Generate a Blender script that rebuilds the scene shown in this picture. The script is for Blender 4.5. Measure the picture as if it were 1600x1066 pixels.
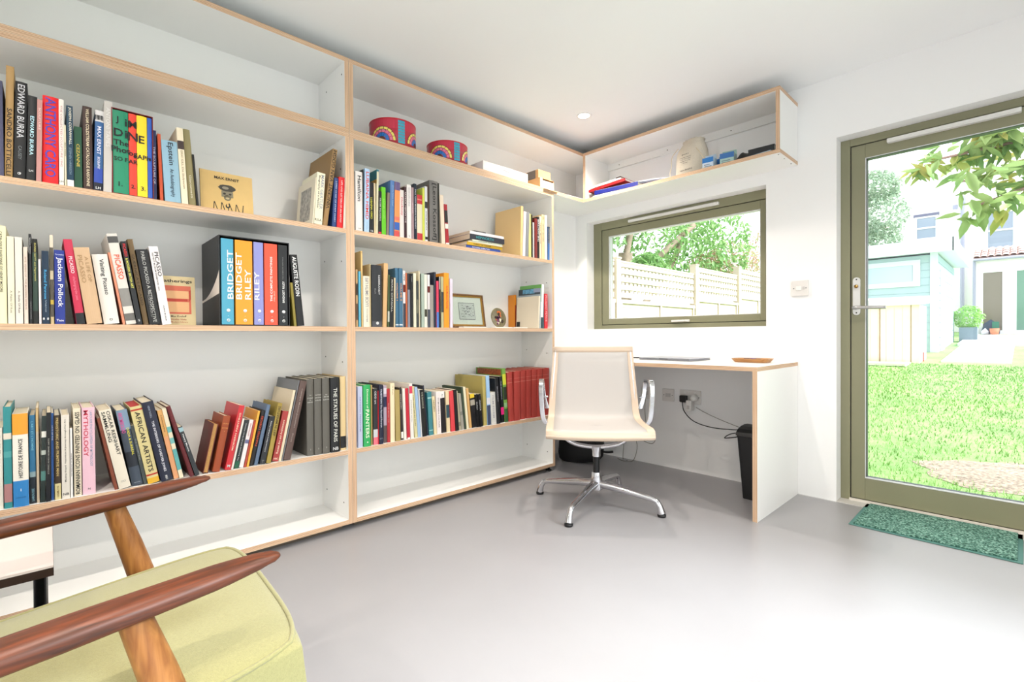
import bpy, bmesh, math, random
from mathutils import Vector, Matrix, Euler
import numpy as np
for o in list(bpy.data.objects): bpy.data.objects.remove(o)
SC = bpy.context.scene
COL = SC.collection
PI = math.pi
# ---------------- camera ----------------
cd = bpy.data.cameras.new('camera'); cam = bpy.data.objects.new('camera', cd); COL.objects.link(cam)
cd.sensor_width = 36.0; cd.lens = 17.1217; cd.clip_start = 0.02; cd.clip_end = 200
yaw, pitch, roll = 0.8096, -0.0100, 0.0064
c_, s_ = math.cos(yaw), math.sin(yaw)
Fv = Vector((-s_*math.cos(pitch), c_*math.cos(pitch), math.sin(pitch)))
R0 = Vector((c_, s_, 0)); U0 = R0.cross(Fv)
Rv = R0*math.cos(roll) - U0*math.sin(roll); Uv = R0*math.sin(roll) + U0*math.cos(roll)
m3 = Matrix((Rv, Uv, -Fv)).transposed()
cam.matrix_world = Matrix.Translation((2.1469, -3.0354, 0.8954)) @ m3.to_4x4()
SC.camera = cam
# ---------------- world, lights, exposure ----------------
w = bpy.data.worlds.new('sky'); SC.world = w; w.use_nodes = True
bg = w.node_tree.nodes['Background']; bg.inputs[0].default_value = (0.93, 0.97, 1.0, 1); bg.inputs[1].default_value = 2.1
SC.view_settings.view_transform = 'Standard'; SC.view_settings.look = 'None'
SC.view_settings.exposure = 0.28; SC.view_settings.gamma = 1.0; SC.view_settings.use_curve_mapping = False
sun = bpy.data.lights.new('sun', 'SUN'); sun.energy = 8.0; sun.angle = math.radians(22); sun.color = (.90, .95, 1)
sun_o = bpy.data.objects.new('sun', sun); COL.objects.link(sun_o); sun_o.rotation_euler = Vector((.76, .16, .64)).to_track_quat('Z', 'Y').to_euler()
LAMP_W = 52.0
CEIL = 2.258
DOWNLIGHTS = [(0.27, -0.62), (0.95, -1.9), (0.95, -3.3), (2.3, -1.1), (2.3, -2.5), (2.3, -3.9), (0.95, -4.5)]
ZT, ZB, Z0, T = 2.1806, 1.8366, 0.0306, 0.0205
SH = [1.3945, 0.944, 0.374]
YD, YL, YE, D1, D2, D3, WX, DESK = -2.018, -3.436, -0.6, 0.30, 0.287, 0.6035, 1.278, 0.74

# ---------------- materials ----------------
def hexc(h):
    v = [int(h[i:i+2], 16)/255 for i in (0, 2, 4)]
    return tuple(x/12.92 if x <= 0.04045 else ((x+0.055)/1.055)**2.4 for x in v) + (1,)
MC = {}
def mat(name, col, rough=0.5, metal=0.0, noise=0.0, nscale=40, bump=0.0, bscale=200, spec=0.5, sheen=0, coat=0):
    key = (name, col, rough, metal, noise)
    if key in MC: return MC[key]
    m = bpy.data.materials.new(name); m.use_nodes = True; nt = m.node_tree
    b = nt.nodes['Principled BSDF']
    c = hexc(col) if isinstance(col, str) else tuple(col)+(1,)
    b.inputs['Base Color'].default_value = c; b.inputs['Roughness'].default_value = rough
    b.inputs['Metallic'].default_value = metal; b.inputs['Specular IOR Level'].default_value = spec
    if sheen: b.inputs['Sheen Weight'].default_value = sheen
    if coat: b.inputs['Coat Weight'].default_value = coat
    tc = nt.nodes.new('ShaderNodeTexCoord')
    if noise:
        n = nt.nodes.new('ShaderNodeTexNoise'); n.inputs['Scale'].default_value = nscale; n.inputs['Detail'].default_value = 4
        r = nt.nodes.new('ShaderNodeMapRange'); r.inputs[1].default_value = .3; r.inputs[2].default_value = .7
        r.inputs[3].default_value = 1-noise; r.inputs[4].default_value = 1+noise
        mx = nt.nodes.new('ShaderNodeVectorMath'); mx.operation = 'SCALE'; mx.inputs[0].default_value = c[:3]
        nt.links.new(tc.outputs['Object'], n.inputs['Vector']); nt.links.new(n.outputs[0], r.inputs[0])
        nt.links.new(r.outputs[0], mx.inputs['Scale']); nt.links.new(mx.outputs[0], b.inputs['Base Color'])
    if bump:
        n = nt.nodes.new('ShaderNodeTexNoise'); n.inputs['Scale'].default_value = bscale
        bp = nt.nodes.new('ShaderNodeBump'); bp.inputs['Strength'].default_value = bump; bp.inputs['Distance'].default_value = .002
        nt.links.new(tc.outputs['Object'], n.inputs['Vector']); nt.links.new(n.outputs[0], bp.inputs['Height']); nt.links.new(bp.outputs[0], b.inputs['Normal'])
    MC[key] = m
    return m
def ply_mat():
    m = bpy.data.materials.new('plywood_edge'); m.use_nodes = True; nt = m.node_tree; b = nt.nodes['Principled BSDF']
    uv = nt.nodes.new('ShaderNodeUVMap')
    mp = nt.nodes.new('ShaderNodeMapping'); mp.inputs['Scale'].default_value = (1.3, 5.0, 1)
    n = nt.nodes.new('ShaderNodeTexNoise'); n.inputs['Scale'].default_value = 2.2; n.inputs['Detail'].default_value = 3; n.inputs['Roughness'].default_value = .7
    sx = nt.nodes.new('ShaderNodeSeparateXYZ')
    mu = nt.nodes.new('ShaderNodeMath'); mu.operation = 'MULTIPLY'; mu.inputs[1].default_value = 2*PI*5.0
    si = nt.nodes.new('ShaderNodeMath'); si.operation = 'SINE'
    ad = nt.nodes.new('ShaderNodeMath'); ad.operation = 'MULTIPLY_ADD'; ad.inputs[1].default_value = .13
    cr = nt.nodes.new('ShaderNodeValToRGB'); e = cr.color_ramp.elements
    e[0].position = .30; e[0].color = hexc('A67C5C'); e[1].position = .72; e[1].color = hexc('E6CBAA')
    k = e.new(.5); k.color = hexc('D4B090')
    L = nt.links.new
    L(uv.outputs[0], mp.inputs[0]); L(mp.outputs[0], n.inputs['Vector']); L(uv.outputs[0], sx.inputs[0])
    L(sx.outputs[1], mu.inputs[0]); L(mu.outputs[0], si.inputs[0]); L(si.outputs[0], ad.inputs[0]); L(n.outputs[0], ad.inputs[2])
    L(ad.outputs[0], cr.inputs[0]); L(cr.outputs[0], b.inputs['Base Color']); b.inputs['Roughness'].default_value = .55
    return m
def wood_mat(name, c1, c2, scale=6, rough=.35, stretch=(1, 14, 14)):
    m = bpy.data.materials.new(name); m.use_nodes = True; nt = m.node_tree; b = nt.nodes['Principled BSDF']
    tc = nt.nodes.new('ShaderNodeTexCoord'); mp = nt.nodes.new('ShaderNodeMapping'); mp.inputs['Scale'].default_value = stretch
    n = nt.nodes.new('ShaderNodeTexNoise'); n.inputs['Scale'].default_value = scale; n.inputs['Detail'].default_value = 6; n.inputs['Distortion'].default_value = .6
    cr = nt.nodes.new('ShaderNodeValToRGB'); e = cr.color_ramp.elements
    e[0].position = .32; e[0].color = hexc(c1); e[1].position = .68; e[1].color = hexc(c2)
    L = nt.links.new
    L(tc.outputs['Object'], mp.inputs[0]); L(mp.outputs[0], n.inputs['Vector']); L(n.outputs[0], cr.inputs[0]); L(cr.outputs[0], b.inputs['Base Color'])
    b.inputs['Roughness'].default_value = rough
    return m
def glass_mat():
    m = bpy.data.materials.new('clear_glass'); m.use_nodes = True; nt = m.node_tree
    for x in list(nt.nodes): nt.nodes.remove(x)
    o = nt.nodes.new('ShaderNodeOutputMaterial'); mx = nt.nodes.new('ShaderNodeMixShader'); t = nt.nodes.new('ShaderNodeBsdfTransparent')
    g = nt.nodes.new('ShaderNodeBsdfGlossy'); g.inputs['Roughness'].default_value = 0.0
    f = nt.nodes.new('ShaderNodeFresnel'); f.inputs[0].default_value = 1.3
    t.inputs[0].default_value = (.97, .985, .98, 1)
    L = nt.links.new
    L(f.outputs[0], mx.inputs[0]); L(t.outputs[0], mx.inputs[1]); L(g.outputs[0], mx.inputs[2]); L(mx.outputs[0], o.inputs[0])
    return m
def emit_mat(name, col, s):
    m = bpy.data.materials.new(name); m.use_nodes = True; nt = m.node_tree; b = nt.nodes['Principled BSDF']
    b.inputs['Emission Color'].default_value = hexc(col); b.inputs['Emission Strength'].default_value = s
    return m
PLY = ply_mat()
WHITE = mat('white_laminate', 'F2F1EE', .38)
PAINT = mat('white_wall_paint', 'F6F5F4', .8, bump=.05, bscale=300)
CEILM = mat('ceiling_paint', 'F8F8F8', .9)
FLOORM = mat('grey_rubber_floor', '9A989A', .33, noise=.025, nscale=3, bump=.02, bscale=60)
OLIVE = mat('olive_grey_frame', '8C8A6E', .42, noise=.02, nscale=5)
BLACK = mat('black_gasket', '14141A', .6)
ALU = mat('polished_aluminium', 'D8D8DC', .12, 1.0)
SATIN = mat('satin_steel', 'C8C8CA', .3, 1.0)
PLASTIC = mat('white_plastic', 'ECEAE6', .35)
DARK = mat('dark_plastic', '0E0E10', .4)
PAGES = mat('book_pages', 'D8CDB4', .8, noise=.08, nscale=300)
GLASS = glass_mat()

# ---------------- mesh helpers ----------------
def tag(o, label, cat, group=None):
    o['label'] = label; o['category'] = cat
    if group: o['group'] = group
    return o
def link(name, me, parent=None, loc=None):
    o = bpy.data.objects.new(name, me); COL.objects.link(o)
    if parent: o.parent = parent
    if loc is not None: o.location = loc
    return o
def thing(name, label, cat, loc=(0, 0, 0), rz=0, group=None):
    o = bpy.data.objects.new(name, None); COL.objects.link(o); o.location = loc; o.rotation_euler = (0, 0, rz); o.empty_display_size = .05
    return tag(o, label, cat, group)
def struct(o): o['kind'] = 'structure'; return o
class B:
    """collects faces, then links them as one mesh object"""
    def __init__(s): s.v = []; s.f = []; s.mi = []; s.uv = {}; s.sm = []
    def add(s, vs, fs, mi=0, smooth=False, uvs=None):
        b = len(s.v); s.v += [tuple(v) for v in vs]
        for i, f in enumerate(fs):
            if uvs and uvs[i]: s.uv[len(s.f)] = uvs[i]
            s.f.append(tuple(b+j for j in f)); s.mi.append(mi if isinstance(mi, int) else mi[i]); s.sm.append(smooth)
        return s
    def box(s, x0, x1, y0, y1, z0, z1, mi=0, M=None):
        vs = [(x, y, z) for z in (z0, z1) for y in (y0, y1) for x in (x0, x1)]
        if M is not None: vs = [M @ Vector(v) for v in vs]
        fs = [(0, 2, 3, 1), (4, 5, 7, 6), (0, 1, 5, 4), (2, 6, 7, 3), (0, 4, 6, 2), (1, 3, 7, 5)]
        return s.add(vs, fs, mi)
    def tube(s, pts, r, n=12, mi=0, caps=True, smooth=True, flat=1.0):
        pts = [Vector(p) for p in pts]; k = len(pts); rs = r if isinstance(r, (list, tuple)) else [r]*k
        up = Vector((0, 0, 1)); rings = []
        t0 = (pts[1]-pts[0]).normalized(); a = t0.cross(up)
        if a.length < 1e-3: a = t0.cross(Vector((1, 0, 0)))
        a.normalize()
        for i, p in enumerate(pts):
            t = ((pts[min(i+1, k-1)]-p).normalized() + (p-pts[max(i-1, 0)]).normalized())
            t = t.normalized() if t.length > 1e-6 else t0
            a = (a - t*a.dot(t)).normalized(); b = t.cross(a)
            rings.append([p + (a*math.cos(2*PI*j/n) + b*math.sin(2*PI*j/n)*flat)*rs[i] for j in range(n)])
        vs = [v for rg in rings for v in rg]
        fs = [(i*n+j, i*n+(j+1) % n, (i+1)*n+(j+1) % n, (i+1)*n+j) for i in range(k-1) for j in range(n)]
        s.add(vs, fs, mi, smooth)
        if caps:
            s.add(rings[0], [tuple(range(n))[::-1]], mi); s.add(rings[-1], [tuple(range(n))], mi)
        return s
    def lathe(s, prof, c=(0, 0, 0), n=24, mi=0, smooth=True, M=None):
        c = Vector(c); vs = []
        for r, z in prof:
            for j in range(n):
                p = Vector((r*math.cos(2*PI*j/n), r*math.sin(2*PI*j/n), z))
                if M is not None: p = M @ p
                vs.append(c+p)
        k = len(prof)
        fs = [(i*n+j, i*n+(j+1) % n, (i+1)*n+(j+1) % n, (i+1)*n+j) for i in range(k-1) for j in range(n)]
        return s.add(vs, fs, mi, smooth)
    def prism(s, poly, z0, z1, mi=0, M=None, smooth=False):
        n = len(poly); vs = [Vector((p[0], p[1], z0)) for p in poly]+[Vector((p[0], p[1], z1)) for p in poly]
        if M is not None: vs = [M @ v for v in vs]
        s.add(vs, [tuple(range(n))[::-1], tuple(range(n, 2*n))], mi)
        base = len(s.v)-2*n
        for j in range(n):
            s.f.append((base+j, base+(j+1) % n, base+n+(j+1) % n, base+n+j)); s.mi.append(mi); s.sm.append(smooth)
        return s
    def mesh(s, name, mats):
        me = bpy.data.meshes.new(name); me.from_pydata(s.v, [], s.f)
        for m in (mats if isinstance(mats, (list, tuple)) else [mats]): me.materials.append(m)
        me.polygons.foreach_set('material_index', s.mi); me.polygons.foreach_set('use_smooth', s.sm)
        if s.uv:
            ul = me.uv_layers.new(name='UVMap')
            for fi, uvs in s.uv.items():
                p = me.polygons[fi]
                for k, li in enumerate(p.loop_indices): ul.data[li].uv = uvs[k]
        me.update()
        return me
    def build(s, name, mats, parent=None, loc=None, bevel=0, seg=2, fix=True):
        me = s.mesh(name, mats)
        if fix:
            bm = bmesh.new(); bm.from_mesh(me); bmesh.ops.recalc_face_normals(bm, faces=bm.faces); bm.to_mesh(me); bm.free()
        o = link(name, me, parent, loc)
        if bevel:
            md = o.modifiers.new('bevel', 'BEVEL'); md.width = bevel; md.segments = seg; md.limit_method = 'ANGLE'; md.angle_limit = .6
        return o
def panel(name, x0, x1, y0, y1, z0, z1, parent, ply=(), mat0=None):
    """board with white faces; faces named in ply ('+x','-y',...) show the plywood edge"""
    vs = [(x, y, z) for z in (z0, z1) for y in (y0, y1) for x in (x0, x1)]
    names = ['-z', '+z', '-y', '+y', '-x', '+x']
    fs = [(0, 2, 3, 1), (4, 5, 7, 6), (0, 1, 5, 4), (2, 6, 7, 3), (0, 4, 6, 2), (1, 3, 7, 5)]
    dims = {'x': x1-x0, 'y': y1-y0, 'z': z1-z0}
    b = B(); mi = []; uvs = []
    for nm, f in zip(names, fs):
        if nm in ply:
            mi.append(1); ax = [a for a in 'xyz' if a != nm[1]]
            la, sa = sorted(ax, key=lambda a: -dims[a]); org = {'x': x0, 'y': y0, 'z': z0}; ix = {'x': 0, 'y': 1, 'z': 2}
            off = (x0*3.1+y0*7.7+z0*13.3)
            uvs.append([((vs[j][ix[la]]-org[la])+off, (vs[j][ix[sa]]-org[sa])/dims[sa]+round(off)) for j in f])
        else: mi.append(0); uvs.append(None)
    b.add(vs, fs, mi, False, uvs)
    return b.build(name, [mat0 or WHITE, PLY], parent, fix=False)
TXT = {}
def text_mesh(s, m, bold=False):
    key = (s, m.name, bold)
    if key in TXT: return TXT[key]
    cu = bpy.data.curves.new('t', 'FONT'); cu.body = s; cu.resolution_u = 2; cu.size = 1; cu.offset = .018 if bold else .010
    o = bpy.data.objects.new('t', cu); me = bpy.data.meshes.new_from_object(o)
    bpy.data.objects.remove(o); bpy.data.curves.remove(cu)
    co = np.zeros(len(me.vertices)*3); me.vertices.foreach_get('co', co); co = co.reshape(-1, 3)
    if len(co) == 0: TXT[key] = None; return None
    mn, mx = co.min(0), co.max(0); co -= [(mn[0]+mx[0])/2, (mn[1]+mx[1])/2, 0]
    me.vertices.foreach_set('co', co.ravel()); me.name = 'title'; me.materials.clear(); me.materials.append(m)
    TXT[key] = (me, mx[0]-mn[0], mx[1]-mn[1]); return TXT[key]
def text(s, col, parent, pos, right, up, length=None, height=.01, name='title', maxw=None, bold=False):
    """flat lettering, centred on pos; right/up give its axes in the parent's space"""
    m = mat('lettering_ink', col, .6); r = text_mesh(s, m, bold)
    if not r: return
    me, w0, h0 = r; sy = height/h0; sx = (length/w0) if length else sy
    if length and sx > sy*2.0: sx = sy*2.0
    if maxw and w0*sx > maxw: sx = maxw/w0
    right = Vector(right); up = Vector(up); n = right.cross(up)
    o = link(name, me, parent)
    R = Matrix((right*sx, up*sy, n)).transposed().to_4x4()
    o.matrix_local = Matrix.Translation(pos) @ R
    return o
# ---------------- room shell ----------------
RX, RY = 3.2, -5.0
def walled(name, boxes, m=PAINT):
    b = B()
    for q in boxes: b.box(*q)
    return struct(b.build(name, m))
walled('floor', [(-.42, RX+.12, RY-.12, .30, -.15, 0)], FLOORM)
WO = (-.19, 1.112, .945, 1.768); DO = (1.462, 2.52, 0, 1.936)
walled('wall_window', [(-.42, WO[0], 0, .30, 0, CEIL+.1), (WO[0], WO[1], 0, .30, 0, WO[2]), (WO[0], WO[1], 0, .30, WO[3], CEIL+.1),
       (WO[1], DO[0], 0, .30, 0, CEIL+.1), (DO[0], DO[1], 0, .30, DO[3], CEIL+.1), (DO[1], RX+.12, 0, .30, 0, CEIL+.1)])
walled('wall_left', [(-.42, -.30, RY, 0, 0, CEIL+.1)])
GW = (-3.3, -.6, .0, 2.08)
walled('wall_right', [(RX, RX+.12, RY, GW[0], 0, CEIL+.1), (RX, RX+.12, GW[0], GW[1], GW[3], CEIL+.1), (RX, RX+.12, GW[1], 0, 0, CEIL+.1)])
b = B(); gy = [GW[0], (GW[0]*2+GW[1])/3, (GW[0]+GW[1]*2)/3, GW[1]]
for y in gy: b.box(RX+.03, RX+.09, max(GW[0], y-.03), min(GW[1], y+.03), 0, GW[3])
b.box(RX+.03, RX+.09, GW[0], GW[1], GW[3]-.06, GW[3]).box(RX+.03, RX+.09, GW[0], GW[1], 0, .06)
w3 = struct(b.build('window_3', OLIVE)); B().box(RX+.055, RX+.06, GW[0]+.02, GW[1]-.02, .05, GW[3]-.05).build('pane', GLASS, w3)
# unseen glazed opening in the back wall, added to let in more daylight
BW = (.6, 2.9, .0, 2.05)
walled('wall_back', [(-.42, BW[0], RY-.12, RY, 0, CEIL+.1), (BW[0], BW[1], RY-.12, RY, BW[3], CEIL+.1), (BW[1], RX+.12, RY-.12, RY, 0, CEIL+.1)])
walled('ceiling', [(-.42, RX+.12, RY-.12, .30, CEIL, CEIL+.12)], CEILM)
walled('baseboard_window', [(1.2795, DO[0], -.006, 0, 0, .003)], mat('bead', 'D8D8D6', .7))
b = B()
for x0, x1 in ((BW[0], BW[0]+.06), (BW[1]-.06, BW[1]), (1.72, 1.78)): b.box(x0, x1, RY-.1, RY-.04, .0, BW[3])
b.box(BW[0], BW[1], RY-.1, RY-.04, BW[3]-.06, BW[3]).box(BW[0], BW[1], RY-.1, RY-.04, 0, .06)
wb = struct(b.build('added_window_back', OLIVE)); B().box(BW[0]+.05, BW[1]-.05, RY-.075, RY-.07, .05, BW[3]-.05).build('pane', GLASS, wb)

def ring(b, x0, x1, z0, z1, wl, wr, wb_, wt, y0, y1, mi=0):
    b.box(x0, x0+wl, y0, y1, z0, z1, mi).box(x1-wr, x1, y0, y1, z0, z1, mi)
    b.box(x0+wl, x1-wr, y0, y1, z0, z0+wb_, mi).box(x0+wl, x1-wr, y0, y1, z1-wt, z1, mi); return b
# window
FY = .087
win = struct(ring(B(), WO[0], WO[1], WO[2], WO[3], .072, .030, .030, .056, FY, FY+.075).build('window_1', OLIVE, bevel=.002))
sash = ring(B(), -.114, 1.079, .979, 1.708, .058, .031, .043, .051, FY+.006, FY+.07).build('sash', OLIVE, win, bevel=.002)
ring(B(), -.118, 1.083, .975, 1.712, .006, .006, .006, .006, FY+.012, FY+.06).build('seal', BLACK, win)
ring(B(), -.056, 1.048, 1.022, 1.657, .007, .004, .005, .006, FY+.012, FY+.05).build('glazing_bead', mat('bead_white', 'E6E6E8', .4), sash)
B().box(-.052, 1.046, FY+.03, FY+.036, 1.024, 1.655).build('pane', GLASS, sash)
h = B().box(.472, .60, FY-.012, FY+.008, .986, 1.0).build('handle', PLASTIC, sash, bevel=.003)
B().box(.49, .575, FY-.03, FY-.014, .988, .998).build('lever', PLASTIC, h, bevel=.003)
vent = B().box(.135, .802, FY-.02, FY+.002, 1.728, 1.747).build('trickle_vent', PLASTIC, win, bevel=.003)
B().box(.145, .792, FY-.026, FY-.02, 1.733, 1.741).build('vent_cover', PLASTIC, vent, bevel=.002)
# door
dr = struct(ring(B(), DO[0], DO[1], 0, DO[3], .043, .05, .012, .038, FY, FY+.075).build('door_1', OLIVE, bevel=.002))
ring(B(), 1.503, 2.472, .010, 1.901, .006, .006, .004, .006, FY+.01, FY+.06).build('seal', BLACK, dr)
leaf = ring(B(), 1.509, 2.468, .016, 1.894, .062, .062, .115, .072, FY+.006, FY+.07).build('door_leaf', OLIVE, dr, bevel=.002)
ring(B(), 1.569, 2.41, .129, 1.824, .007, .007, .007, .007, FY+.01, FY+.05).build('glazing_bead', mat('bead_dark', '30323C', .4), leaf)
ring(B(), 1.571, 2.408, .131, 1.822, .003, .003, .006, .003, FY+.004, FY+.012).build('glazing_trim', mat('bead_white', 'E6E6E8', .4), leaf)
B().box(1.573, 2.406, FY+.03, FY+.036, .133, 1.82).build('pane', GLASS, leaf)
pl = B(); n = 10; poly = []
for k in range(n+1): a = PI*k/n; poly.append((1.534+.0165*math.cos(a), 1.18+.0165*math.sin(a)))
for k in range(n+1): a = PI+PI*k/n; poly.append((1.534+.0165*math.cos(a), 1.012+.0165*math.sin(a)))
MXZ = Matrix(((1, 0, 0, 0), (0, 0, 1, 0), (0, 1, 0, 0), (0, 0, 0, 1)))
plate = pl.prism(poly, FY-.004, FY+.006, M=MXZ).build('handle_plate', mat('plate_white', 'DEDDDA', .3), leaf, bevel=.001)
B().tube([(1.53, FY-.002, 1.034), (1.53, FY-.045, 1.034), (1.55, FY-.055, 1.034), (1.668, FY-.056, 1.03)], [.009, .009, .0085, .008], flat=1).build('lever', SATIN, plate)
B().lathe([(.0, -.002), (.009, -.002), (.009, .008), (0, .008)], (1.534, FY-.008, 1.148), 16, M=Matrix.Rotation(PI/2, 3, 'X')).build('key_cylinder', mat('brass', 'B08A50', .3, 1), plate)
for z in (1.185, 1.008): B().lathe([(0, 0), (.0035, 0), (.0035, .003), (0, .003)], (1.534, FY-.003, z), 10, M=Matrix.Rotation(PI/2, 3, 'X')).build('screw', DARK, plate)
vent = B().box(1.665, 2.14, FY-.022, FY+.008, 1.868, 1.889).build('trickle_vent', PLASTIC, leaf, bevel=.003)
B().box(1.68, 2.12, FY-.027, FY-.022, 1.873, 1.884).build('vent_cover', PLASTIC, vent, bevel=.002)
B().box(1.503, 2.50, FY-.012, FY+.004, 0, .014).build('threshold_strip', mat('bead_white2', 'E4DCD2', .5), dr)
struct(B().box(DO[0], DO[1], -.0, FY, .0, .004).build('trim_1', mat('threshold_grey', 'C8C4BE', .5)))

# ---------------- bookcases ----------------
def screw(parent, pts, ax='x'):
    b = B()
    R = {'x': Matrix.Rotation(PI/2, 3, 'Y'), 'y': Matrix.Rotation(PI/2, 3, 'X'), 'z': Matrix.Identity(3)}[ax]
    for p in pts: B().lathe([(0, -.0008), (.0035, -.0008), (.0035, .0008), (0, .0008)], p, 10, M=R).build('screw', mat('screw_dark', '4A4038', .5), parent)
def unit(y0, y1, label):
    t = thing('bookcase', label, 'bookcase', (0, (y0+y1)/2, 0), 0, 'white plywood bookcases along the left wall')
    cy = (y0+y1)/2; a, c = y0-cy, y1-cy; g = .0006
    sl = panel('side_panel', -D1, 0, a+g, a+T, Z0, ZB-T, t, ('+x',)); sr = panel('side_panel', -D1, 0, c-T, c-g, Z0, ZB-T, t, ('+x',))
    panel('top_panel', -D1, 0, a+g, c-g, ZB-T, ZB-.0005, t, ('+x',))
    panel('base_panel', -D1, 0, a+T, c-T, Z0, Z0+T, t, ('+x',))
    for z in SH: panel('shelf', -D1, -.0008, a+T, c-T, z-T, z, t, ('+x',))
    B().box(-D1, -D1+.006, a+T, c-T, Z0+T, ZB-T).build('back_panel', WHITE, t)
    B().box(-D1+.01, -.05, a+.03, c-.03, 0, Z0).build('plinth', mat('plinth_brown', '6E6152', .7), t)
    for yy in ((c-.03,) if y1 > -1 else (a+.03,)): B().lathe([(0, 0), (.018, 0), (.018, .006), (.008, .01), (.008, Z0), (0, Z0)], (-.03, yy, 0), 14).build('foot', DARK, t)
    for z in (.12, .78, 1.25, 1.68): screw(t, [(-.05, c-T-.0004, z), (-.24, c-T-.0004, z+.02)], 'y')
    return t
unit(YL, YD, 'wide white bookcase with plywood edges at the left, filled with art books')
unit(YD, YE, 'white plywood-edged bookcase filled with books, standing next to the desk')
def topbox(y0, y1, label, openend):
    cy = (y0+y1)/2; a, c = y0-cy, y1-cy; g = .0006
    t = thing('wall_cabinet', label, 'shelf box', (0, cy, ZB), 0, 'open boxes under the ceiling'); H = ZT-ZB
    ce = c-(D2 if openend else 0)
    b1 = panel('base_panel', -D1, 0, a+g, (ce if openend else c-g), 0, T, t, ('+x',)); b2 = panel('top_panel', -D1, 0, a+g, (ce if openend else c-g), H-T, H, t, ('+x',))
    if openend:
        panel('base_panel', -D1, -.0005, ce, c-.001, 0, T, t); panel('top_panel', -D1, -.0005, ce, c-.001, H-T, H, t)
    panel('side_panel', -D1, 0, a+g, a+T, T, H-T, t, ('+x',))
    if not openend: panel('side_panel', -D1, 0, c-T, c-g, T, H-T, t, ('+x',)); screw(t, [(-.03, c-T-.0004, H-.07), (-.2, c-T-.0004, H-.09)], 'y')
    B().box(-D1, -D1+.006, a+T, c-.0015, T, H-T).build('back_panel', WHITE, t)
topbox(YL, YD, 'long empty open shelf box under the ceiling above the left bookcase', False)
topbox(YD, 0, 'open shelf box under the ceiling holding patterned tins and white box', True)
t = thing('wall_cabinet', 'open shelf box above the window holding papers and a cotton bag', 'shelf box', (0, 0, ZB), 0, 'open boxes under the ceiling'); H = ZT-ZB
panel('base_panel', .0005, WX, -D2, -.001, 0, T, t, ('-y', '+x')); panel('top_panel', .0005, WX, -D2, -.001, H-T, H, t, ('-y', '+x'))
panel('side_panel', .0005, T, -D2, -.001, T, H-T, t, ('-y',)); panel('side_panel', WX-T, WX-.0005, -D2, -.001, T, H-T, t, ('-y',))
B().box(T, WX-T, -.018, -.001, 2.112-ZB, H-T).build('fixing_rail', WHITE, t)
screw(t, [(.12, -.0185, 2.135-ZB), (.5, -.0185, 2.135-ZB), (.92, -.0185, 2.135-ZB)], 'y')
screw(t, [(1.262, -.26, -.0003), (1.262, -.17, -.0003), (1.262, -.06, -.0003)], 'z')
# desk
t = thing('desk', 'white plywood-edged built-in desk under the window', 'desk', (.6, -.3, 0))
x0, x1, y0, y1 = -.3-.6, WX-.6, -D3+.3, .3-.001
panel('desk_top', x0+.001, x1, y0, y1, DESK-T, DESK, t, ('-y', '+x')); panel('side_panel', x1-T-.002, x1-.0005, y0+.0005, y1, 0, DESK-T, t, ('-y',))
# downlights
for i, (x, y) in enumerate(DOWNLIGHTS):
    lab = 'round recessed ceiling downlight above the desk corner' if i == 0 else 'round recessed ceiling downlight out of the picture, row %s' % ['by the bookcase near', 'by the bookcase middle', 'by the door', 'on the right middle', 'on the right rear', 'by the rear wall'][i-1]
    t = thing('downlight', lab, 'ceiling light', (x, y, CEIL), 0, 'recessed ceiling downlights')
    B().lathe([(.033, -.002), (.036, -.006), (.045, -.005), (.047, 0), (.033, 0)], n=32).build('bezel', mat('bezel_white', 'F4F2F0', .3), t)
    B().lathe([(0, -.0035), (.033, -.0035)], n=32).build('lamp_face', emit_mat('lamp_glow', 'FFE9D0', 25), t)
    l = bpy.data.lights.new('spot', 'SPOT'); l.energy = LAMP_W; l.color = (1, .91, .82); l.spot_size = 2.5; l.spot_blend = .6; l.shadow_soft_size = .035
    lo = bpy.data.objects.new('spot', l); COL.objects.link(lo); lo.parent = t; lo.location = (0, 0, -.012)
# sockets, switch
def faceplate(name, label, x0, x1, z0, z1, cat, group=None):
    t = thing(name, label, cat, ((x0+x1)/2, 0, (z0+z1)/2), 0, group); wx, wz = (x1-x0)/2, (z1-z0)/2
    B().box(-wx, wx, -.010, 0, -wz, wz).build('plate', mat('socket_white', 'E2DEDA', .35), t, bevel=.003)
    for s in (-1, 1): B().lathe([(0, -.0006), (.003, -.0006), (.003, .0006), (0, .0006)], (s*(wx-.012), -.0104, 0), 10, M=Matrix.Rotation(PI/2, 3, 'X')).build('screw', mat('screw_grey', '707070', .4), t)
    return t
s1 = faceplate('wall_switch', 'white fused switch on the wall between window and door', 1.248, 1.333, 1.108, 1.194, 'switch')
B().box(-.02, .008, -.015, -.010, -.012, .012).build('rocker', PLASTIC, s1, bevel=.002)
B().box(.014, .024, -.0125, -.010, -.008, .008).build('fuse_cover', mat('socket_grey', 'C8C4C0', .4), s1, bevel=.001)
s2 = faceplate('wall_socket', 'single white wall plate under the desk, left one', .290, .372, .452, .535, 'socket', 'wall plates under the desk')
B().box(-.012, .012, -.013, -.010, -.014, .014).build('insert', mat('socket_grey', 'C8C4C0', .4), s2, bevel=.001)
s3 = faceplate('wall_socket', 'white aerial wall plate under the desk, middle one', .452, .537, .449, .532, 'socket', 'wall plates under the desk')
B().box(-.018, .018, -.0125, -.010, -.012, .012).build('insert', mat('socket_grey', 'C8C4C0', .4), s3, bevel=.001)
s4 = faceplate('wall_socket', 'white double power socket under the desk, holding the plugs', .578, .722, .447, .535, 'socket', 'wall plates under the desk')
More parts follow.
